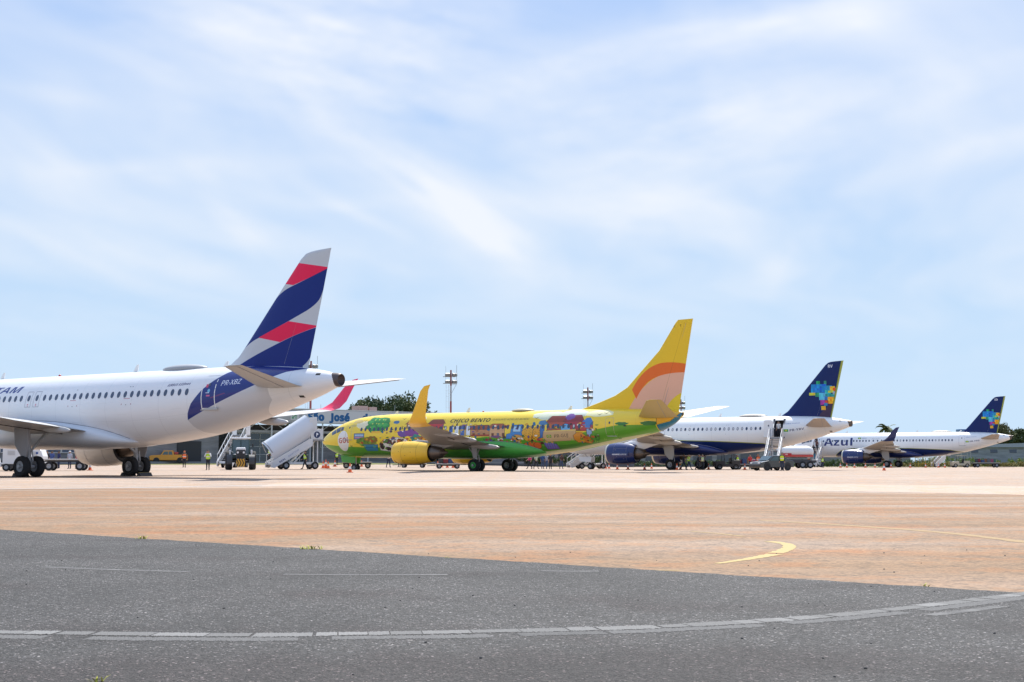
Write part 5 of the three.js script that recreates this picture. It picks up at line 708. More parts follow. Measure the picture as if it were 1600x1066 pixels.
// passenger stairs: x runs up the flight, foot at x = 0
function stairs(label, p, turn, { L = 4.6, H = 3.4, w = 1.5, canopy = false, lettering = null, chassis = true, n = 16, base = 0.35, group = 'passenger boarding stairs' } = {}) {
  const t = thing('boarding_stairs', label, 'stairs', group, p, turn), sl = Math.atan2(H - base, L);
  for (const s of [-1, 1]) {
    mesh('side_panel', prism([[0, base - 0.15], [0.35, base - 0.2], [L + 0.3, H - 0.55], [L + 0.3, H + 0.05], [L, H + 0.1], [0, base + 0.32]], 0.07, 0.012).translate(0, 0, s * w / 2), W.white, t);
    const rail = [bar([0.1, base + 1.0, s * w / 2], [L, H + 0.95, s * w / 2], 0.035, 6), bar([L, H + 0.95, s * w / 2], [L + 1.2, H + 0.95, s * w / 2], 0.035, 6)]; for (let k = 0; k <= 6; k++) { const q = k / 6; rail.push(bar([0.1 + (L - 0.1) * q, base + 0.15 + (H - base) * q, s * w / 2], [0.1 + (L - 0.1) * q, base + 1.0 + (H - base - 0.05) * q, s * w / 2], 0.022, 5)); }
    mesh('handrail', merge(rail), W.white, t);
    mesh('platform_guard', rbox(1.2, 1.0, 0.05, 0.02, L + 0.75, H + 0.55, s * w / 2), W.white, t);
  }
  for (let k = 0; k < n; k++) { const q = (k + 0.5) / n; mesh('step', box(L / n * 1.05, 0.045, w - 0.1, L * q, base + (H - base) * q, 0), W.grey, t); }
  mesh('platform', rbox(1.35, 0.14, w + 0.05, 0.02, L + 0.75, H, 0), W.grey, t);
  if (chassis) {
    mesh('chassis', merge([rbox(L + 0.8, 0.22, w * 0.8, 0.04, L / 2 + 0.6, 0.55, 0), bar([L * 0.62, 0.6, -w * 0.35], [L + 0.6, H - 0.1, -w * 0.35], 0.07, 6), bar([L * 0.62, 0.6, w * 0.35], [L + 0.6, H - 0.1, w * 0.35], 0.07, 6), bar([L + 0.9, 0.6, -w * 0.35], [L + 0.9, H - 0.1, -w * 0.35], 0.06, 6), bar([L + 0.9, 0.6, w * 0.35], [L + 0.9, H - 0.1, w * 0.35], 0.06, 6)]), W.white, t);
    for (const x of [1.5, L + 0.6]) for (const s of [-1, 1]) smallWheel(t, 0.36, 0.2, x, 0.36, s * w * 0.45);
  } else for (const s of [-1, 1]) smallWheel(t, 0.28, 0.16, 0.8, 0.28, s * w * 0.4);
  if (canopy) {
    const shape = [], r = w / 2 + 0.12, len = Math.hypot(L, H - base) + 0.5, g = new THREE.CylinderGeometry(r, r, len, 20, 1, true, -Math.PI / 2, Math.PI); g.rotateZ(-Math.PI / 2); g.rotateX(0); g.scale(1, 1.25, 1);
    g.rotateX(0); g.rotateZ(sl); g.translate(L / 2 + 0.15, (H + base) / 2 + 1.25, 0); mesh('canopy', g, new THREE.MeshPhysicalMaterial({ color: lin(0.66, 0.68, 0.72), roughness: 0.4, clearcoat: 0.3, side: THREE.DoubleSide }), t);
    mesh('canopy_rim', T(new THREE.TorusGeometry(r, 0.045, 8, 24, Math.PI).scale(1, 1.25, 1).rotateY(Math.PI / 2).rotateZ(sl), 0.15 - 0.05, base + 1.2, 0), W.grey, t);
    mesh('rear_hood', prism([[L - 0.1, H + 1.0], [L + 0.7, H + 1.0], [L + 0.7, H + 2.15], [L + 0.05, H + 2.1]], w + 0.1, 0.02), W.white, t);
  }
  if (lettering) {
    const [c, x] = canvas(1024, 128); x.fillStyle = '#d6d7da'; x.fillRect(0, 0, 1024, 128); x.font = 'bold 76px sans-serif'; x.fillStyle = '#2b3566'; x.textBaseline = 'middle'; x.fillText(lettering[0], 170, 66); x.font = '70px sans-serif'; x.fillStyle = '#7782a8'; x.fillText(lettering[1], 430, 66);
    const len = Math.hypot(L, H - base); const g = new THREE.PlaneGeometry(len * 0.9, 0.42); g.rotateZ(sl); g.translate(L / 2 + 0.05, (H + base) / 2 - 0.18, w / 2 + 0.055); mesh('lettering', g, mat('#ffffff', 0.5, { map: canvasTex(c) }), t);
    const [c3, x3] = canvas(128, 128); x3.fillStyle = '#d6d7da'; x3.fillRect(0, 0, 128, 128); x3.fillStyle = '#26365e'; x3.beginPath(); x3.arc(64, 64, 56, 0, 7); x3.fill(); x3.fillStyle = '#e6e8ee'; x3.beginPath(); x3.moveTo(52, 28); x3.lineTo(84, 40); x3.lineTo(88, 62); x3.lineTo(66, 70); x3.lineTo(60, 100); x3.lineTo(48, 92); x3.closePath(); x3.fill();
    mesh('emblem', new THREE.PlaneGeometry(0.72, 0.72).translate(L + 0.72, H + 0.5, w / 2 + 0.06), mat('#ffffff', 0.5, { map: canvasTex(c3) }), t);
  }
  return t;
}
stairs('covered white boarding stairs with curved canopy, left of the yellow nose', spot(419, 126), 0.5, { L: 3.75, H: 2.75, w: 1.6, canopy: true, lettering: ['REAL', 'AVIATION'] });
stairs('open white boarding stairs half hidden behind the tractor', spot(350, 138), 1.42, { L: 4.2, H: 3.4, w: 1.5 });
stairs('grey boarding stairs standing beneath the yellow aircraft tail', spot(888, 164), 0.25, { L: 3.6, H: 2.9, w: 1.6 });
{
  // stairs at the open rear door: foot reached from the port side
  // at the two open doors: the platform meets the sill, the foot lies towards the camera
  const atDoor = (label, X, Z, deg, lx, footPx, w) => { const th = deg * Math.PI / 180, dx = X + lx * Math.cos(th) - 1.98 * Math.sin(th), dz = Z + lx * Math.sin(th) + 1.98 * Math.cos(th), fx = spotX(footPx, -dz - 6), d = new THREE.Vector2(dx - fx, -6).normalize(); return stairs(label, [dx - d.x * 6.1, 0, dz - d.y * 6.1], Math.atan2(-d.y, d.x), { L: 4.6, H: 3.46, w }); };
  atDoor('white boarding stairs leading up to the open rear door', 21.95, -153.06, 33.2, 9.5, 1203, 1.35);
  atDoor('white boarding stairs at the front door of the farthest aircraft, passengers climbing', 67.22, -229.8, 30, -14.6, 1267, 1.4);
}
stairs('short white steps parked behind the farthest aircraft', spot(1458, 232), 0.4, { L: 1.9, H: 2.0, w: 1.2, chassis: false, n: 8 });

{ // tractor facing the camera
  const t = thing('tractor', 'dark tow tractor with glazed cab facing the camera', 'tractor', null, spot(376, 122), 0.2);
  mesh('chassis', merge([rbox(0.8, 0.5, 3.4, 0.06, 0, 0.85, 0.1), rbox(1.5, 0.2, 0.3, 0.05, 0, 0.75, 1.0), rbox(1.9, 0.3, 0.4, 0.05, 0, 0.9, -1.1)]), W.dark, t);
  const hood = mesh('hood', rbox(0.82, 0.75, 1.6, 0.1, 0, 1.45, 1.0), W.dark, t); mesh('hood_top', rbox(0.86, 0.36, 1.55, 0.12, 0, 1.82, 0.98), W.white, hood); mesh('grille', box(0.6, 0.5, 0.04, 0, 1.35, 1.82), W.black, hood);
  const cab = mesh('cab', merge([-0.78, 0.78].flatMap((x) => [bar([x, 1.3, 0.25], [x * 0.93, 2.75, 0.1], 0.05, 6), bar([x, 1.3, -1.3], [x * 0.93, 2.75, -1.2], 0.05, 6)]).concat([rbox(1.7, 0.35, 1.6, 0.05, 0, 1.2, -0.55), bar([0, 1.4, 0.28], [0, 2.75, 0.12], 0.03, 6)])), W.green, t);
  mesh('cab_roof', rbox(1.75, 0.18, 1.75, 0.07, 0, 2.85, -0.5), W.white, cab);
  for (const s of [-1, 1]) mesh('windscreen', T(new THREE.BoxGeometry(0.66, 1.3, 0.02), s * 0.37, 2.08, 0.2, -0.1), W.glass, cab);
  mesh('rear_glass', box(1.4, 1.2, 0.02, 0, 2.1, -1.26), W.glass, cab); for (const s of [-1, 1]) mesh('side_glass', box(0.02, 1.2, 1.3, s * 0.76, 2.1, -0.55), W.glass, cab);
  const [c, x] = canvas(128, 128); x.fillStyle = '#c9952a'; x.fillRect(0, 0, 128, 128); x.strokeStyle = '#221d12'; x.lineWidth = 15; for (let k = -2; k < 4; k++) { x.beginPath(); x.moveTo(k * 40, 0); x.lineTo(k * 40 + 30, 64); x.lineTo(k * 40, 128); x.stroke(); }
  mesh('hazard_plate', rbox(0.75, 0.72, 0.12, 0.03, 0, 0.62, 2.0), mat('#ffffff', 0.5, { map: canvasTex(c) }), t);
  for (const s of [-1, 1]) { smallWheel(t, 0.62, 0.5, 0, 0, 0, M.rimGrey, 'front_wheel').position.set(s * 0.98, 0.62, 1.0); t.children[t.children.length - 1].rotation.y = Math.PI / 2; smallWheel(t, 0.85, 0.55, 0, 0, 0, M.rimGrey, 'rear_wheel').position.set(s * 1.1, 0.85, -1.1); t.children[t.children.length - 1].rotation.y = Math.PI / 2; mesh('mudguard', T(new THREE.CylinderGeometry(0.72, 0.72, 0.5, 16, 1, true, -0.2, 1.9).rotateZ(Math.PI / 2), s * 0.98, 0.64, 1.0), W.dark, t); mesh('mirror', rbox(0.14, 0.3, 0.05, 0.02, s * 1.05, 2.2, 0.25), W.black, t); mesh('headlight', cyl(0.09, 0.09, 0.06, 12, s * 0.26, 1.55, 1.83, Math.PI / 2), M.reflective, hood); mesh('light_bar', rbox(0.16, 0.5, 0.12, 0.03, s * 0.95, 1.55, 0.35), W.white, t); }
}
function pickup(label, p, turn, m, { L = 4.9, sedan = false } = {}) {      // side profile along x, front at -x
  const t = thing(sedan ? 'car' : 'pickup_truck', label, sedan ? 'car' : 'pickup truck', null, p, turn);
  const prof = sedan ? [[-2.1, 0.35], [-2.15, 0.62], [-2.0, 0.78], [-1.05, 0.95], [-0.5, 1.42], [0.7, 1.46], [1.5, 1.02], [2.0, 0.95], [2.05, 0.4]] : [[-2.45, 0.5], [-2.5, 0.95], [-2.3, 1.06], [-1.0, 1.14], [-0.62, 1.72], [0.55, 1.74], [0.68, 1.15], [2.4, 1.15], [2.42, 0.5]];
  mesh('body', prism(prof, 1.62, 0.06), m, t);
  const gl = sedan ? [[[-0.95, 0.98], [-0.48, 1.36], [0.05, 1.38], [0.05, 0.98]], [[0.12, 0.98], [0.12, 1.38], [0.66, 1.4], [1.3, 1.02]]] : [[[-0.82, 1.2], [-0.55, 1.64], [-0.05, 1.66], [-0.05, 1.2]], [[0.02, 1.2], [0.02, 1.66], [0.46, 1.66], [0.56, 1.2]]];
  for (const s of [-1, 1]) { for (const q of gl) mesh('side_window', prism(q, 0.02).translate(0, 0, s * 0.875), W.glass, t); for (const x of sedan ? [-1.3, 1.3] : [-1.6, 1.55]) { mesh('wheel_arch', T(new THREE.CylinderGeometry(0.42, 0.42, 0.03, 18), x, 0.42, s * 0.868, Math.PI / 2), W.black, t); wheel(t, 'wheel', 0.33, 0.22, x, 0.33, s * 0.78); } mesh('headlight', rbox(0.08, 0.16, 0.34, 0.03, sedan ? -2.12 : -2.5, 0.74, s * 0.6), M.reflective, t); mesh('tail_light', rbox(0.06, 0.2, 0.14, 0.02, sedan ? 2.08 : 2.46, 0.85, s * 0.68), M.lampRed, t); }
  const ws = sedan ? [[-1.05, 0.99], [-0.52, 1.4]] : [[-0.97, 1.18], [-0.64, 1.66]]; const dx = ws[1][0] - ws[0][0], dy = ws[1][1] - ws[0][1];
  mesh('windscreen', T(new THREE.BoxGeometry(Math.hypot(dx, dy), 0.02, 1.4).rotateZ(Math.atan2(dy, dx)), (ws[0][0] + ws[1][0]) / 2 - 0.065, (ws[0][1] + ws[1][1]) / 2 + 0.04, 0), W.glass, t);
  mesh('bumper', rbox(0.14, 0.2, 1.66, 0.05, sedan ? -2.18 : -2.55, 0.5, 0), W.dark, t);
  if (!sedan) { mesh('bed', box(1.6, 0.04, 1.4, 1.55, 1.225, 0), W.black, t); mesh('bed_load', rbox(0.5, 0.35, 0.9, 0.05, 1.0, 1.4, 0), W.red, t); }
  return t;
}
pickup('orange pickup truck parked against the terminal wall', spot(264, 186), 0.15, W.orange);
pickup('dark car at the foot of the rear-door stairs', spot(1206, 135), 0.5, paint(lin(0.02, 0.025, 0.026), 0.16, { clearcoat: 1 }), { sedan: true });
function dolly(label, p, turn, { L = 3.0, w = 1.5, h = 0.55, load = [], m = W.grey, name = 'baggage_cart', group = 'baggage carts', r = 0.3, rails = false } = {}) {
  const t = thing(name, label, 'baggage cart', group, p, turn);
  mesh('deck', rbox(L, 0.12, w, 0.03, 0, h, 0), m, t); mesh('frame', merge([box(L * 0.95, 0.14, 0.1, 0, h - 0.14, w * 0.3), box(L * 0.95, 0.14, 0.1, 0, h - 0.14, -w * 0.3), bar([-L / 2, h - 0.15, 0], [-L / 2 - 0.9, 0.3, 0], 0.04, 6)]), W.dark, t);
  for (const x of [-L * 0.36, L * 0.36]) for (const s of [-1, 1]) wheel(t, 'wheel', r, 0.16, x, r, s * w * 0.42, M.rimGrey);
  if (rails) mesh('end_rail', merge([-1, 1].flatMap((s) => [bar([s * L * 0.48, h, -w / 2], [s * L * 0.48, h + 1.0, -w / 2], 0.03, 5), bar([s * L * 0.48, h, w / 2], [s * L * 0.48, h + 1.0, w / 2], 0.03, 5), bar([s * L * 0.48, h + 1.0, -w / 2], [s * L * 0.48, h + 1.0, w / 2], 0.03, 5)])), W.dark, t);
  return t;
}
// suitcases lie on the carts as things of their own
function luggage(parentPos, turn, L, w, h, n, s, where) {
  seed(s); const cols = [[0.05, 0.05, 0.06], [0.2, 0.02, 0.03], [0.03, 0.06, 0.16], [0.22, 0.1, 0.04], [0.12, 0.12, 0.13], [0.3, 0.05, 0.12], [0.04, 0.12, 0.1]];
  for (let k = 0; k < n; k++) {
    const c = cols[k % cols.length], lx = lerp(-L * 0.42, L * 0.42, (k + 0.5) / n), lz = rr(-0.2, 0.2) * w, sw = rr(0.4, 0.6), sh = rr(0.45, 0.68);
    const t = thing('suitcase', `${['black', 'dark red', 'navy', 'brown', 'grey', 'magenta', 'dark green'][k % 7]} suitcase, ${['first', 'second', 'third', 'fourth', 'fifth', 'sixth', 'seventh'][k % 7]} from left on ${where}`, 'suitcase', 'suitcases on carts', [parentPos[0] + lx * Math.cos(turn) + lz * Math.sin(turn), parentPos[1] + h, parentPos[2] - lx * Math.sin(turn) + lz * Math.cos(turn)], turn + rr(-0.2, 0.2));
    mesh('shell', rbox(sw, sh, 0.3, 0.05, 0, sh / 2 + 0.01, 0), mat(lin(...c), 0.5), t); mesh('handle', merge([bar([-0.08, sh, 0], [-0.08, sh + 0.07, 0], 0.012, 5), bar([0.08, sh, 0], [0.08, sh + 0.07, 0], 0.012, 5), bar([-0.09, sh + 0.07, 0], [0.09, sh + 0.07, 0], 0.014, 5)]), W.black, t);
  }
}
dolly('flat cart with pale deck behind the striped-tail aircraft wheels', spot(104, 116), 0.05, { L: 3.6, w: 1.5, h: 0.95, m: mat(lin(0.5, 0.48, 0.45), 0.6), r: 0.38 });
dolly('low flat cart parked under the yellow aircraft nose', spot(558, 136), 0.1, { L: 3.0, w: 1.4, h: 0.62, r: 0.3, m: W.grey });
dolly('low white cart behind the yellow engine', spot(646, 148), -0.05, { L: 2.8, w: 1.4, h: 0.5, m: W.white, r: 0.24 });
{ const p = spot(700, 142), c = dolly('loaded luggage cart behind the cones beyond the yellow engine', p, 0.1, { L: 2.6, w: 1.3, h: 0.5, r: 0.26, rails: true }); luggage(p, 0.1, 2.4, 1.2, 0.56, 4, 11, 'the cart beyond the yellow engine'); }
{ const p = spot(1540, 222), c = dolly('baggage cart piled with suitcases at far right', p, 0.02, { L: 4.4, w: 1.5, h: 0.75, r: 0.36, m: mat(lin(0.5, 0.47, 0.4), 0.6) }); luggage(p, 0.02, 4.2, 1.3, 0.81, 7, 12, 'the far-right cart'); }
{ const p = spot(1165, 160), c = dolly('baggage cart with dark luggage under the navy-tailed aircraft', p, 0.2, { L: 3.0, w: 1.5, h: 0.6, r: 0.3, rails: true }); luggage(p, 0.2, 2.8, 1.3, 0.66, 6, 13, 'the cart under the navy belly'); }
function tug(label, p, turn, m) {
  const t = thing('baggage_tractor', label, 'baggage tractor', 'baggage tractors', p, turn);
  mesh('body', merge([prism([[-1.4, 0.35], [-1.45, 0.9], [-0.4, 1.0], [-0.35, 0.62], [0.45, 0.62], [0.5, 1.05], [1.4, 1.05], [1.45, 0.35]], 1.3, 0.04)]), m, t);
  mesh('canopy_frame', merge([[-0.4, 0.55], [-0.4, -0.55], [0.75, 0.55], [0.75, -0.55]].map(([x, z]) => bar([x, 1.0, z], [x, 1.9, z], 0.035, 5))), W.dark, t); mesh('canopy', rbox(1.5, 0.07, 1.3, 0.03, 0.15, 1.92, 0), m, t);
  mesh('seat', merge([rbox(0.5, 0.12, 1.0, 0.04, 0.2, 0.8, 0), rbox(0.12, 0.5, 1.0, 0.04, 0.46, 1.1, 0)]), W.black, t); mesh('steering_wheel', T(new THREE.TorusGeometry(0.17, 0.02, 6, 16).rotateY(1.1), -0.3, 1.12, 0.25), W.black, t);
  for (const x of [-0.95, 0.95]) for (const s of [-1, 1]) wheel(t, 'wheel', 0.34, 0.24, x, 0.34, s * 0.6); return t;
}
tug('cream baggage tractor at far right beside the loaded cart', spot(1500, 222), 0.0, W.cream);
tug('dark baggage tractor with yellow trim under the navy-tailed aircraft', spot(1135, 156), 0.1, W.dark);
tug('pale service tractor half hidden left of the striped-tail aircraft wheels', spot(4, 118), 0.1, W.white);
{ // ground power units
  const gpu = (label, p, turn, w, h) => { const t = thing('power_unit', label, 'power unit', 'white ground power units', p, turn); mesh('housing', prism([[-w / 2, 0.62], [-w / 2, h], [w / 2 - 0.55, h], [w / 2 - 0.2, h - 0.2], [w / 2, h - 0.75], [w / 2, 0.62]], 1.3, 0.04), W.white, t); mesh('louvre', merge([0, 1, 2, 3].map((k) => box(0.6, 0.03, 0.03, -w * 0.15, h - 0.35 - k * 0.1, 0.7))), W.grey, t); mesh('badge', cyl(0.11, 0.11, 0.03, 16, w / 2 - 0.5, h - 0.45, 0.7, Math.PI / 2), W.blue, t); mesh('chassis', box(w + 0.3, 0.18, 1.2, 0, 0.48, 0), W.dark, t); for (const x of [-w * 0.36, w * 0.36]) for (const s of [-1, 1]) wheel(t, 'wheel', 0.32, 0.2, x, 0.32, s * 0.6); mesh('tow_bar', bar([w / 2, 0.45, 0], [w / 2 + 1.1, 0.3, 0], 0.05, 6), W.dark, t); };
  gpu('white ground power unit with sloped end, behind the near main wheels', spot(27, 112), 0.05, 1.9, 2.0); gpu('smaller white power unit right of the sloped one', spot(60, 124), 0.0, 1.2, 1.95);
}
{ // fuel truck
  const t = thing('fuel_truck', 'fuel tanker with white tank and red band behind the stairs', 'tanker', null, spot(1242, 190), Math.PI + 0.1);
  mesh('tank', T(new THREE.CapsuleGeometry(1.0, 3.4, 6, 20).rotateZ(Math.PI / 2).scale(1, 0.85, 1.05), 0, 2.3, 0), W.white, t); mesh('tank_band', box(4.6, 0.3, 2.14, 0, 1.75, 0), W.red, t);
  const [c, x] = canvas(256, 64); x.fillStyle = '#b4161c'; x.fillRect(0, 0, 256, 64); x.font = 'bold 46px sans-serif'; x.fillStyle = '#f0e6e0'; x.fillText('1203', 40, 48); mesh('tank_number', new THREE.PlaneGeometry(1.2, 0.32).rotateY(Math.PI).translate(1.4, 1.95, -1.09), mat('#ffffff', 0.5, { map: canvasTex(c) }), t);
  mesh('chassis', merge([box(6.6, 0.3, 0.9, 0.3, 0.95, 0), box(3.0, 0.5, 2.0, -0.4, 1.0, 0)]), W.dark, t);
  const cab = mesh('cab', prism([[2.5, 0.6], [2.5, 2.3], [2.9, 2.5], [3.7, 2.45], [4.1, 1.6], [4.15, 0.6]], 2.1, 0.06), W.dark, t); for (const s of [-1, 1]) mesh('side_window', prism([[2.75, 1.6], [2.75, 2.25], [3.5, 2.25], [3.85, 1.6]], 0.02).translate(0, 0, s * 1.12), W.glass, cab); mesh('windscreen', T(new THREE.BoxGeometry(0.02, 0.9, 1.8).rotateZ(0.42), 3.98, 2.0, 0), W.glass, cab);
  for (const x of [-1.9, -0.8, 3.3]) for (const s of [-1, 1]) wheel(t, 'wheel', 0.5, 0.3, x, 0.5, s * 0.95); for (const s of [-1, 1]) mesh('ladder', merge([bar([-2.4, 1.2, s * 0.4], [-2.4, 3.1, s * 0.4], 0.03, 5)]), W.grey, t);
}
{ // yellow access frame and hose reel stand
  const t = thing('access_frame', 'yellow steel access frame behind the farthest aircraft belly', 'scaffold', null, spot(1444, 226), 0.1); const f = []; for (const x of [-1.3, 0, 1.3]) for (const z of [-0.6, 0.6]) f.push(bar([x, 0, z], [x, 1.6, z], 0.05, 6)); for (const y of [0.1, 0.6, 1.1, 1.6]) for (const z of [-0.6, 0.6]) f.push(bar([-1.3, y, z], [1.3, y, z], 0.045, 6)); for (const s of [-1.3, 0]) f.push(bar([s, 0.1, 0.6], [s + 1.3, 1.1, 0.6], 0.035, 5));
  mesh('frame', merge(f), W.yellow, t); mesh('deck', box(2.7, 0.06, 1.3, 0, 1.12, 0), W.grey, t);
  const w = thing('wheel_chock', 'yellow chock in front of the near main wheels', 'chock', 'wheel chocks', [0, 0, 0]);
  const ck = prism([[-0.2, 0], [0.2, 0], [0.05, 0.2], [-0.05, 0.2]], 0.9, 0.01); mesh('block', ck, W.dark, w); mesh('stripe', box(0.08, 0.015, 0.93, 0, 0.21, 0), W.yellow, w);
  const put = (o, px, D, r, l) => { o.position.set(...spot(px, D)); o.rotation.y = r; o.userData.label = l; };
  const th = -33.6 * Math.PI / 180; const place = (o, lx, lz, l) => { o.position.set(-22.86 + lx * Math.cos(th) + lz * Math.sin(th), 0, -77.05 - lx * Math.sin(th) + lz * Math.cos(th)); o.rotation.y = th; o.userData = { label: l, category: 'chock', group: 'wheel chocks' }; };
  place(w, -2.3 - 0.72, 3.8, 'black and yellow chock before the near main wheels of the striped-tail jet'); const w2 = w.clone(); w2.name = numbered('wheel_chock'); scene.add(w2); place(w2, -2.3 + 0.74, -3.8, 'black and yellow chock behind the far main wheels of the striped-tail jet'); const w3 = w.clone(); w3.name = numbered('wheel_chock'); scene.add(w3); place(w3, -2.3 - 0.72, -3.8, 'black and yellow chock before the far main wheels of the striped-tail jet');
}
// ---------------------------------------------------------------- people
// one continuous body per pose, from tapered bones on a grid; the colours of skin and clothes lie on its vertices
const POSES = {};
function pose(name, J) { POSES[name] = J; }
const stand = { pel: [0, 0.95, 0], che: [0, 1.3, 0], nec: [0, 1.48, 0.0], hed: [0, 1.62, 0.02], hiL: [0.09, 0.92, 0], knL: [0.1, 0.5, 0.01], anL: [0.1, 0.09, -0.02], toL: [0.12, 0.04, 0.13], hiR: [-0.09, 0.92, 0], knR: [-0.1, 0.5, 0.01], anR: [-0.1, 0.09, -0.02], toR: [-0.12, 0.04, 0.13], shL: [0.18, 1.4, 0], elL: [0.23, 1.12, -0.02], haL: [0.24, 0.87, 0.06], shR: [-0.18, 1.4, 0], elR: [-0.23, 1.12, -0.02], haR: [-0.24, 0.87, 0.06] };
pose('stand', stand);
pose('walk', { ...stand, knL: [0.1, 0.52, 0.16], anL: [0.1, 0.12, 0.27], toL: [0.11, 0.07, 0.42], knR: [-0.1, 0.5, -0.08], anR: [-0.1, 0.13, -0.32], toR: [-0.11, 0.04, -0.2], elL: [0.24, 1.12, -0.14], haL: [0.24, 0.9, -0.08], elR: [-0.23, 1.13, 0.1], haR: [-0.2, 0.96, 0.27] });
pose('phone', { ...stand, elL: [0.27, 1.2, 0.18], haL: [0.1, 1.5, 0.24], elR: [-0.27, 1.2, 0.18], haR: [-0.1, 1.5, 0.24] });
pose('push', { ...stand, che: [0, 1.28, 0.08], nec: [0, 1.45, 0.13], hed: [0, 1.58, 0.18], shL: [0.18, 1.38, 0.1], shR: [-0.18, 1.38, 0.1], elL: [0.22, 1.1, 0.2], haL: [0.18, 1.0, 0.42], elR: [-0.22, 1.1, 0.2], haR: [-0.18, 1.0, 0.42], knL: [0.1, 0.5, 0.1], anL: [0.1, 0.1, 0.16], toL: [0.11, 0.05, 0.3], knR: [-0.1, 0.5, -0.08], anR: [-0.1, 0.12, -0.26], toR: [-0.11, 0.04, -0.14] });
const bodyCache = new Map();
function bodyGeo(name) {
  if (bodyCache.has(name)) return bodyCache.get(name);
  const J = POSES[name], bones = [['pel', 'che', 0.135, 0.15, 'top'], ['che', 'nec', 0.14, 0.065, 'top'], ['nec', 'hed', 0.055, 0.07, 'skin'], ['hed', 'hed', 0.105, 0.105, 'head'], ['shL', 'shR', 0.075, 0.075, 'top']];
  for (const s of ['L', 'R']) bones.push(['hi' + s, 'kn' + s, 0.095, 0.066, 'leg'], ['kn' + s, 'an' + s, 0.064, 0.042, 'leg'], ['an' + s, 'to' + s, 0.046, 0.04, 'shoe'], ['sh' + s, 'el' + s, 0.062, 0.046, 'sleeve'], ['el' + s, 'ha' + s, 0.044, 0.032, 'arm'], ['pel', 'hi' + s, 0.12, 0.1, 'leg']);
  const N = 72, mc = new MarchingCubes(N, new THREE.MeshStandardMaterial(), false, false, 60000); const R = 1.0, cy = 0.9; mc.isolation = 0;
  const sd = (p, a, b, ra, rb) => { const dx = b[0] - a[0], dy = b[1] - a[1], dz = b[2] - a[2], l = dx * dx + dy * dy + dz * dz, t = l ? clamp(((p[0] - a[0]) * dx + (p[1] - a[1]) * dy + (p[2] - a[2]) * dz) / l, 0, 1) : 0; return Math.hypot(p[0] - a[0] - dx * t, p[1] - a[1] - dy * t, p[2] - a[2] - dz * t) - lerp(ra, rb, t); };
  const nose = [J.hed[0], J.hed[1] - 0.01, J.hed[2] + 0.1];
  const field = (p) => { let d = 1; const k = 0.035; for (const [a, b, ra, rb] of bones) { const q = sd(p, J[a], J[b], ra, rb), h = clamp(0.5 + 0.5 * (d - q) / k, 0, 1); d = lerp(d, q, h) - k * h * (1 - h); } return Math.min(d, sd(p, nose, [nose[0], nose[1] - 0.02, nose[2] + 0.02], 0.015, 0.02)); };
  for (let z = 0; z < N; z++) for (let y = 0; y < N; y++) for (let x = 0; x < N; x++) { const p = [(x - N / 2) / (N / 2) * R, (y - N / 2) / (N / 2) * R + cy, (z - N / 2) / (N / 2) * R]; mc.field[x + y * N + z * N * N] = Math.abs(p[0]) > 0.5 || Math.abs(p[2]) > 0.62 ? -1 : -field(p); }
  mc.update();
  const n = mc.count ?? mc.geometry.drawRange.count, P = new Float32Array(n * 3), Nn = new Float32Array(n * 3);
  for (let i = 0; i < n; i++) { P[i * 3] = mc.positionArray[i * 3] * R; P[i * 3 + 1] = mc.positionArray[i * 3 + 1] * R + cy; P[i * 3 + 2] = mc.positionArray[i * 3 + 2] * R; for (let c = 0; c < 3; c++) Nn[i * 3 + c] = mc.normalArray[i * 3 + c]; }
  let g = new THREE.BufferGeometry(); g.setAttribute('position', new THREE.BufferAttribute(P, 3)); g = mergeVertices(g, 1e-4); g.computeVertexNormals();
  const extra = [];                                                     // hands: palm, four fingers, thumb, slightly curled; ears
  for (const s of ['L', 'R']) { const h = new THREE.Vector3(...J['ha' + s]), e = new THREE.Vector3(...J['el' + s]), d = h.clone().sub(e).normalize(), sd2 = new THREE.Vector3(0, 0, 1).cross(d).normalize(), fw = d.clone().cross(sd2).normalize(); const at = (u, v, w) => h.clone().addScaledVector(d, u).addScaledVector(sd2, v).addScaledVector(fw, w).toArray(); extra.push(bar(at(-0.02, 0, 0), at(0.08, 0, 0.005), 0.034, 8, 0.036)); for (let k = 0; k < 4; k++) { const v = -0.027 + k * 0.018, l = [0.06, 0.075, 0.072, 0.055][k]; extra.push(bar(at(0.07, v, 0), at(0.07 + l * 0.6, v, 0.015), 0.0095, 6), bar(at(0.07 + l * 0.6, v, 0.015), at(0.07 + l * 0.9, v, 0.045), 0.009, 6)); } extra.push(bar(at(0.02, -0.03, 0.01), at(0.06, -0.06, 0.03), 0.011, 6), bar(at(0.06, -0.06, 0.03), at(0.09, -0.06, 0.05), 0.01, 6)); }
  for (const s of [-1, 1]) extra.push(T(new THREE.SphereGeometry(0.024, 8, 6).scale(0.5, 1.2, 0.8), J.hed[0] + s * 0.104, J.hed[1] - 0.005, J.hed[2]));
  const eyes = [-1, 1].map((s) => T(new THREE.SphereGeometry(0.013, 6, 5), J.hed[0] + s * 0.036, J.hed[1] + 0.012, J.hed[2] + 0.095)), mouth = box(0.05, 0.012, 0.012, J.hed[0], J.hed[1] - 0.055, J.hed[2] + 0.09);
  const all = merge([g, ...extra, ...eyes, mouth]), cnt = all.attributes.position.count, lab = new Array(cnt), n0 = g.index.count, n1 = n0 + extra.reduce((a, q) => a + (q.index ? q.index.count : q.attributes.position.count), 0);
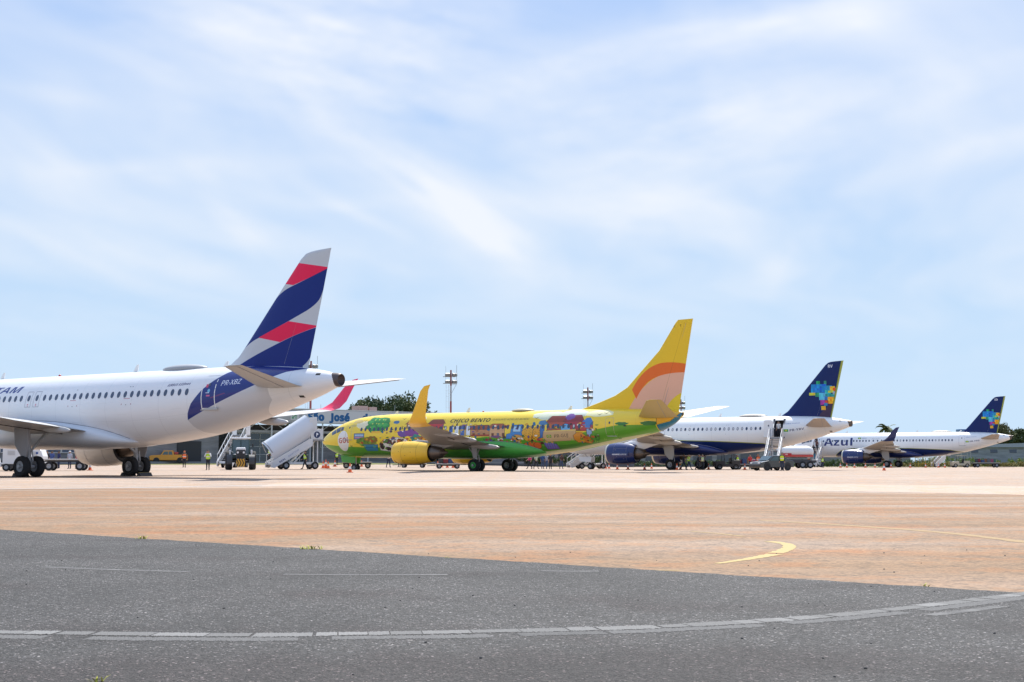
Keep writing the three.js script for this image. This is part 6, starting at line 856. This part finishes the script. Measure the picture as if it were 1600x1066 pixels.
  for (let i = 0; i < cnt; i++) {
    if (i >= n1) { lab[i] = 'eye'; continue; } if (i >= n0) { lab[i] = 'skin'; continue; }
    const p = [0, 1, 2].map((c) => all.attributes.position.array[i * 3 + c]); let best = 9; for (const [a, b, ra, rb, l] of bones) { const q = sd(p, J[a], J[b], ra, rb); if (q < best) { best = q; lab[i] = l; } }
    if (lab[i] === 'head') lab[i] = 'skin'; if (lab[i] === 'top' && p[1] < 0.98) lab[i] = 'leg';
  }
  const out = { g: all, lab, J }; bodyCache.set(name, out); return out;
}
const SKIN = [[0.42, 0.24, 0.16], [0.25, 0.13, 0.08], [0.5, 0.31, 0.22]];
function person(label, p, turn, poseName, { top, leg, sleeve, vest, hat, hair = [0.02, 0.015, 0.012], skin = 0, h = 1.72, group, pack, shorts }) {
  const { g, lab, J } = bodyGeo(poseName), t = thing('person', label, 'person', group ?? 'people on the apron', p, turn), c = new Float32Array(lab.length * 3), sk = SKIN[skin % 3];
  for (let i = 0; i < lab.length; i++) { const l = lab[i], v = l === 'skin' ? sk : l === 'eye' ? [0.02, 0.015, 0.015] : l === 'leg' ? leg : l === 'shoe' ? [0.02, 0.02, 0.022] : l === 'sleeve' ? sleeve ?? top : l === 'arm' ? (sleeve === 'bare' ? sk : vest ? sleeve ?? top : sk) : top; c.set(Array.isArray(v) ? v : sk, i * 3); }
  const gg = g.clone(); gg.setAttribute('color', new THREE.BufferAttribute(c, 3)); mesh('body', gg, bodyMat, t);
  const hx = J.hed, capG = new THREE.SphereGeometry(0.118, 16, 10, 0, 6.2832, 0, 1.45); capG.scale(1, 1.02, 1.08);
  mesh(hat ? 'cap' : 'hair', hat ? merge([T(capG, hx[0], hx[1] + 0.02, hx[2] - 0.005), T(new THREE.CylinderGeometry(0.1, 0.11, 0.015, 14, 1, false, -1.2, 2.4), hx[0], hx[1] + 0.045, hx[2] + 0.07)]) : T(capG, hx[0], hx[1] + 0.012, hx[2] - 0.018, -0.25), mat(lin(...(hat ?? hair)), 0.8), t);
  if (vest) { const v = []; const mid = J.che, lo = J.pel, tilt = Math.atan2(mid[2] - lo[2], mid[1] - lo[1]); v.push(T(lathe([[0.15, -0.02], [0.17, 0.1], [0.182, 0.3], [0.17, 0.42], [0.09, 0.47]], 20).scale(1.12, 1, 0.92).rotateX(tilt), lo[0], lo[1] + 0.02, lo[2])); const vm = mesh('vest', merge(v), vest.m, t); mesh('reflective_band', T(lathe([[0.176, 0.16], [0.184, 0.23]], 20).scale(1.13, 1, 0.93).rotateX(tilt), lo[0], lo[1] + 0.02, lo[2]), M.reflective, vm); }
  if (pack) mesh('backpack', rbox(0.3, 0.42, 0.18, 0.06, J.che[0], J.che[1] - 0.02, J.che[2] - 0.22), mat(lin(...pack), 0.8), t);
  t.scale.setScalar(h / 1.74); return t;
}
const bodyMat = mat('#ffffff', 0.8, { vertexColors: true });
const VY = { m: mat(lin(0.50, 0.72, 0.05), 0.6) }, VO = { m: mat(lin(0.85, 0.16, 0.03), 0.6) }, DK = [0.02, 0.022, 0.03], NV = [0.02, 0.03, 0.07], JN = [0.05, 0.08, 0.16], WH = [0.62, 0.62, 0.62];
person('worker in orange vest standing before the orange pickup', spot(288, 140), 0.3, 'stand', { top: DK, leg: DK, vest: VO, hat: [0.5, 0.12, 0.03] });
person('worker in yellow-green vest with hands raised to face, left of the tractor', spot(325, 119), 0.1, 'phone', { top: WH, leg: DK, vest: VY, hair: [0.02, 0.02, 0.02], h: 1.76 });
person('worker in yellow vest walking past the covered stairs', spot(477, 125), -1.2, 'walk', { top: DK, leg: DK, vest: VY });
person('person in yellow vest inside the foot of the covered stairs', [spotX(420, 128.2), groundY(spotX(420, 128.2), -128.2) + 0.55, -128.2], 1.2, 'stand', { top: DK, leg: DK, vest: VY, h: 1.65 });
person('distant worker in yellow vest behind the cones left of the yellow nose', spot(526, 172), 0.5, 'stand', { top: DK, leg: DK, vest: VY });
person('person in white shirt and dark trousers under the yellow fuselage', spot(607, 146), 0.7, 'push', { top: WH, leg: NV, skin: 1 });
person('person in dark clothes behind the yellow engine', spot(624, 152), -0.4, 'stand', { top: DK, leg: DK });
const left = [['person with dark hair behind the flat cart', 73, DK, null, 0], ['person in blue shirt behind the flat cart', 81, [0.06, 0.1, 0.28], null, 1], ['person in pale shirt and white cap behind the flat cart', 109, [0.4, 0.42, 0.5], [0.7, 0.7, 0.7], 0], ['person in red shirt behind the flat cart', 121, [0.45, 0.03, 0.08], null, 2], ['person in dark blue shirt behind the flat cart', 92, [0.02, 0.03, 0.12], null, 1]];
left.forEach(([l, px, top, hat, sk], k) => person(l, spot(px, 128 + k), 0.4 - k * 0.3, 'stand', { top, leg: NV, hat, skin: sk }));
person('passenger in pink top walking under the yellow tail', spot(827.5, 150), -1.3, 'walk', { top: [0.6, 0.05, 0.18], leg: DK, skin: 2 });
person('passenger in pale green top with dark bag under the yellow tail', spot(837.5, 149), 0.6, 'walk', { top: [0.5, 0.58, 0.38], leg: DK, pack: [0.02, 0.02, 0.03], skin: 0 });
person('passenger in blue shirt in the group under the yellow tail', spot(848, 154), 0.2, 'stand', { top: [0.03, 0.08, 0.22], leg: JN, skin: 1, h: 1.78 });
person('passenger in grey shirt in the group under the yellow tail', spot(854, 156), -0.4, 'walk', { top: [0.3, 0.3, 0.34], leg: JN, skin: 2 });
person('passenger in black with luggage, right of the group under the tail', spot(860, 153), 0.2, 'stand', { top: DK, leg: DK, skin: 0 });
person('passenger in dark top and jeans beside the grey stairs', spot(877, 158), 0.3, 'push', { top: [0.1, 0.05, 0.04], leg: JN, skin: 1, h: 1.78 });
person('worker in dark clothes striding beside the navy main wheels', spot(1068, 150), 1.2, 'walk', { top: DK, leg: NV, skin: 1 });
person('worker in yellow-green vest striding beside the navy main wheels', spot(1076, 149), 1.3, 'walk', { top: [0.3, 0.4, 0.1], leg: NV, vest: VY });
person('person in dark clothes bending forward in the group under the navy belly', spot(1090, 149), 1.3, 'push', { top: DK, leg: DK });
person('worker in dark clothes and pale vest in the group under the navy belly', spot(1098, 148), -0.2, 'push', { top: DK, leg: DK, vest: { m: mat(lin(0.5, 0.6, 0.3), 0.6) } });
person('worker in yellow-green vest by the baggage tractor', spot(1152, 157), 0.6, 'stand', { top: DK, leg: NV, vest: VY });
person('worker in red top by the loaded cart', spot(1172, 158), 0.2, 'stand', { top: [0.5, 0.04, 0.04], leg: NV });
person('worker in orange vest left of the dark car', spot(1184.5, 138), 0.2, 'stand', { top: DK, leg: NV, vest: VO });
person('worker in bright yellow vest behind the dark car', spot(1222, 133), -0.3, 'stand', { top: DK, leg: NV, vest: { m: mat(lin(0.66, 0.76, 0.03), 0.6) }, h: 1.8 });
person('worker in yellow vest standing near the farthest aircraft stairs', spot(1285, 206), 0.2, 'stand', { top: DK, leg: NV, vest: VY });
person('person in orange top near the farthest aircraft nose', spot(1264, 206), 0.2, 'stand', { top: [0.3, 0.1, 0.04], leg: NV });
{
  const th = 33.2 * Math.PI / 180; const loc = (lx, lz, y) => [21.95 + lx * Math.cos(th) - lz * Math.sin(th), y, -153.06 + lx * Math.sin(th) + lz * Math.cos(th)];
  person('crew member in white shirt standing in the open rear doorway', loc(9.5, 1.62, 3.53), -th, 'stand', { top: WH, leg: DK, h: 1.72 });
  const t2 = 30 * Math.PI / 180, dx = 67.22 - 14.6 * Math.cos(t2) - 1.98 * Math.sin(t2), dz = -229.8 - 14.6 * Math.sin(t2) + 1.98 * Math.cos(t2), fx = spotX(1267, -dz - 6), d = new THREE.Vector2(dx - fx, -6).normalize();
  [['passenger in dark clothes at the top of the far stairs', 5.0, [0.06, 0.03, 0.03], NV], ['passenger in brown top climbing the far stairs', 3.7, [0.12, 0.05, 0.04], DK], ['passenger in black climbing the middle of the far stairs', 2.6, DK, DK], ['passenger in blue jeans low on the far stairs', 1.5, [0.05, 0.04, 0.05], [0.04, 0.16, 0.26]]].forEach(([l, s, top, leg], k) => { const y = s > 4.6 ? 3.53 : 0.38 + 3.11 * Math.floor(s / 4.6 * 16 + 0.5) / 16, e = k % 2 ? 0.2 : -0.2; person(l, [dx - d.x * (6.1 - s) - d.y * e, y, dz - d.y * (6.1 - s) + d.x * e], Math.atan2(d.x, d.y), 'walk', { top, leg, skin: k, group: 'passengers on the far stairs' }); });
}
renderer.render(scene, camera);
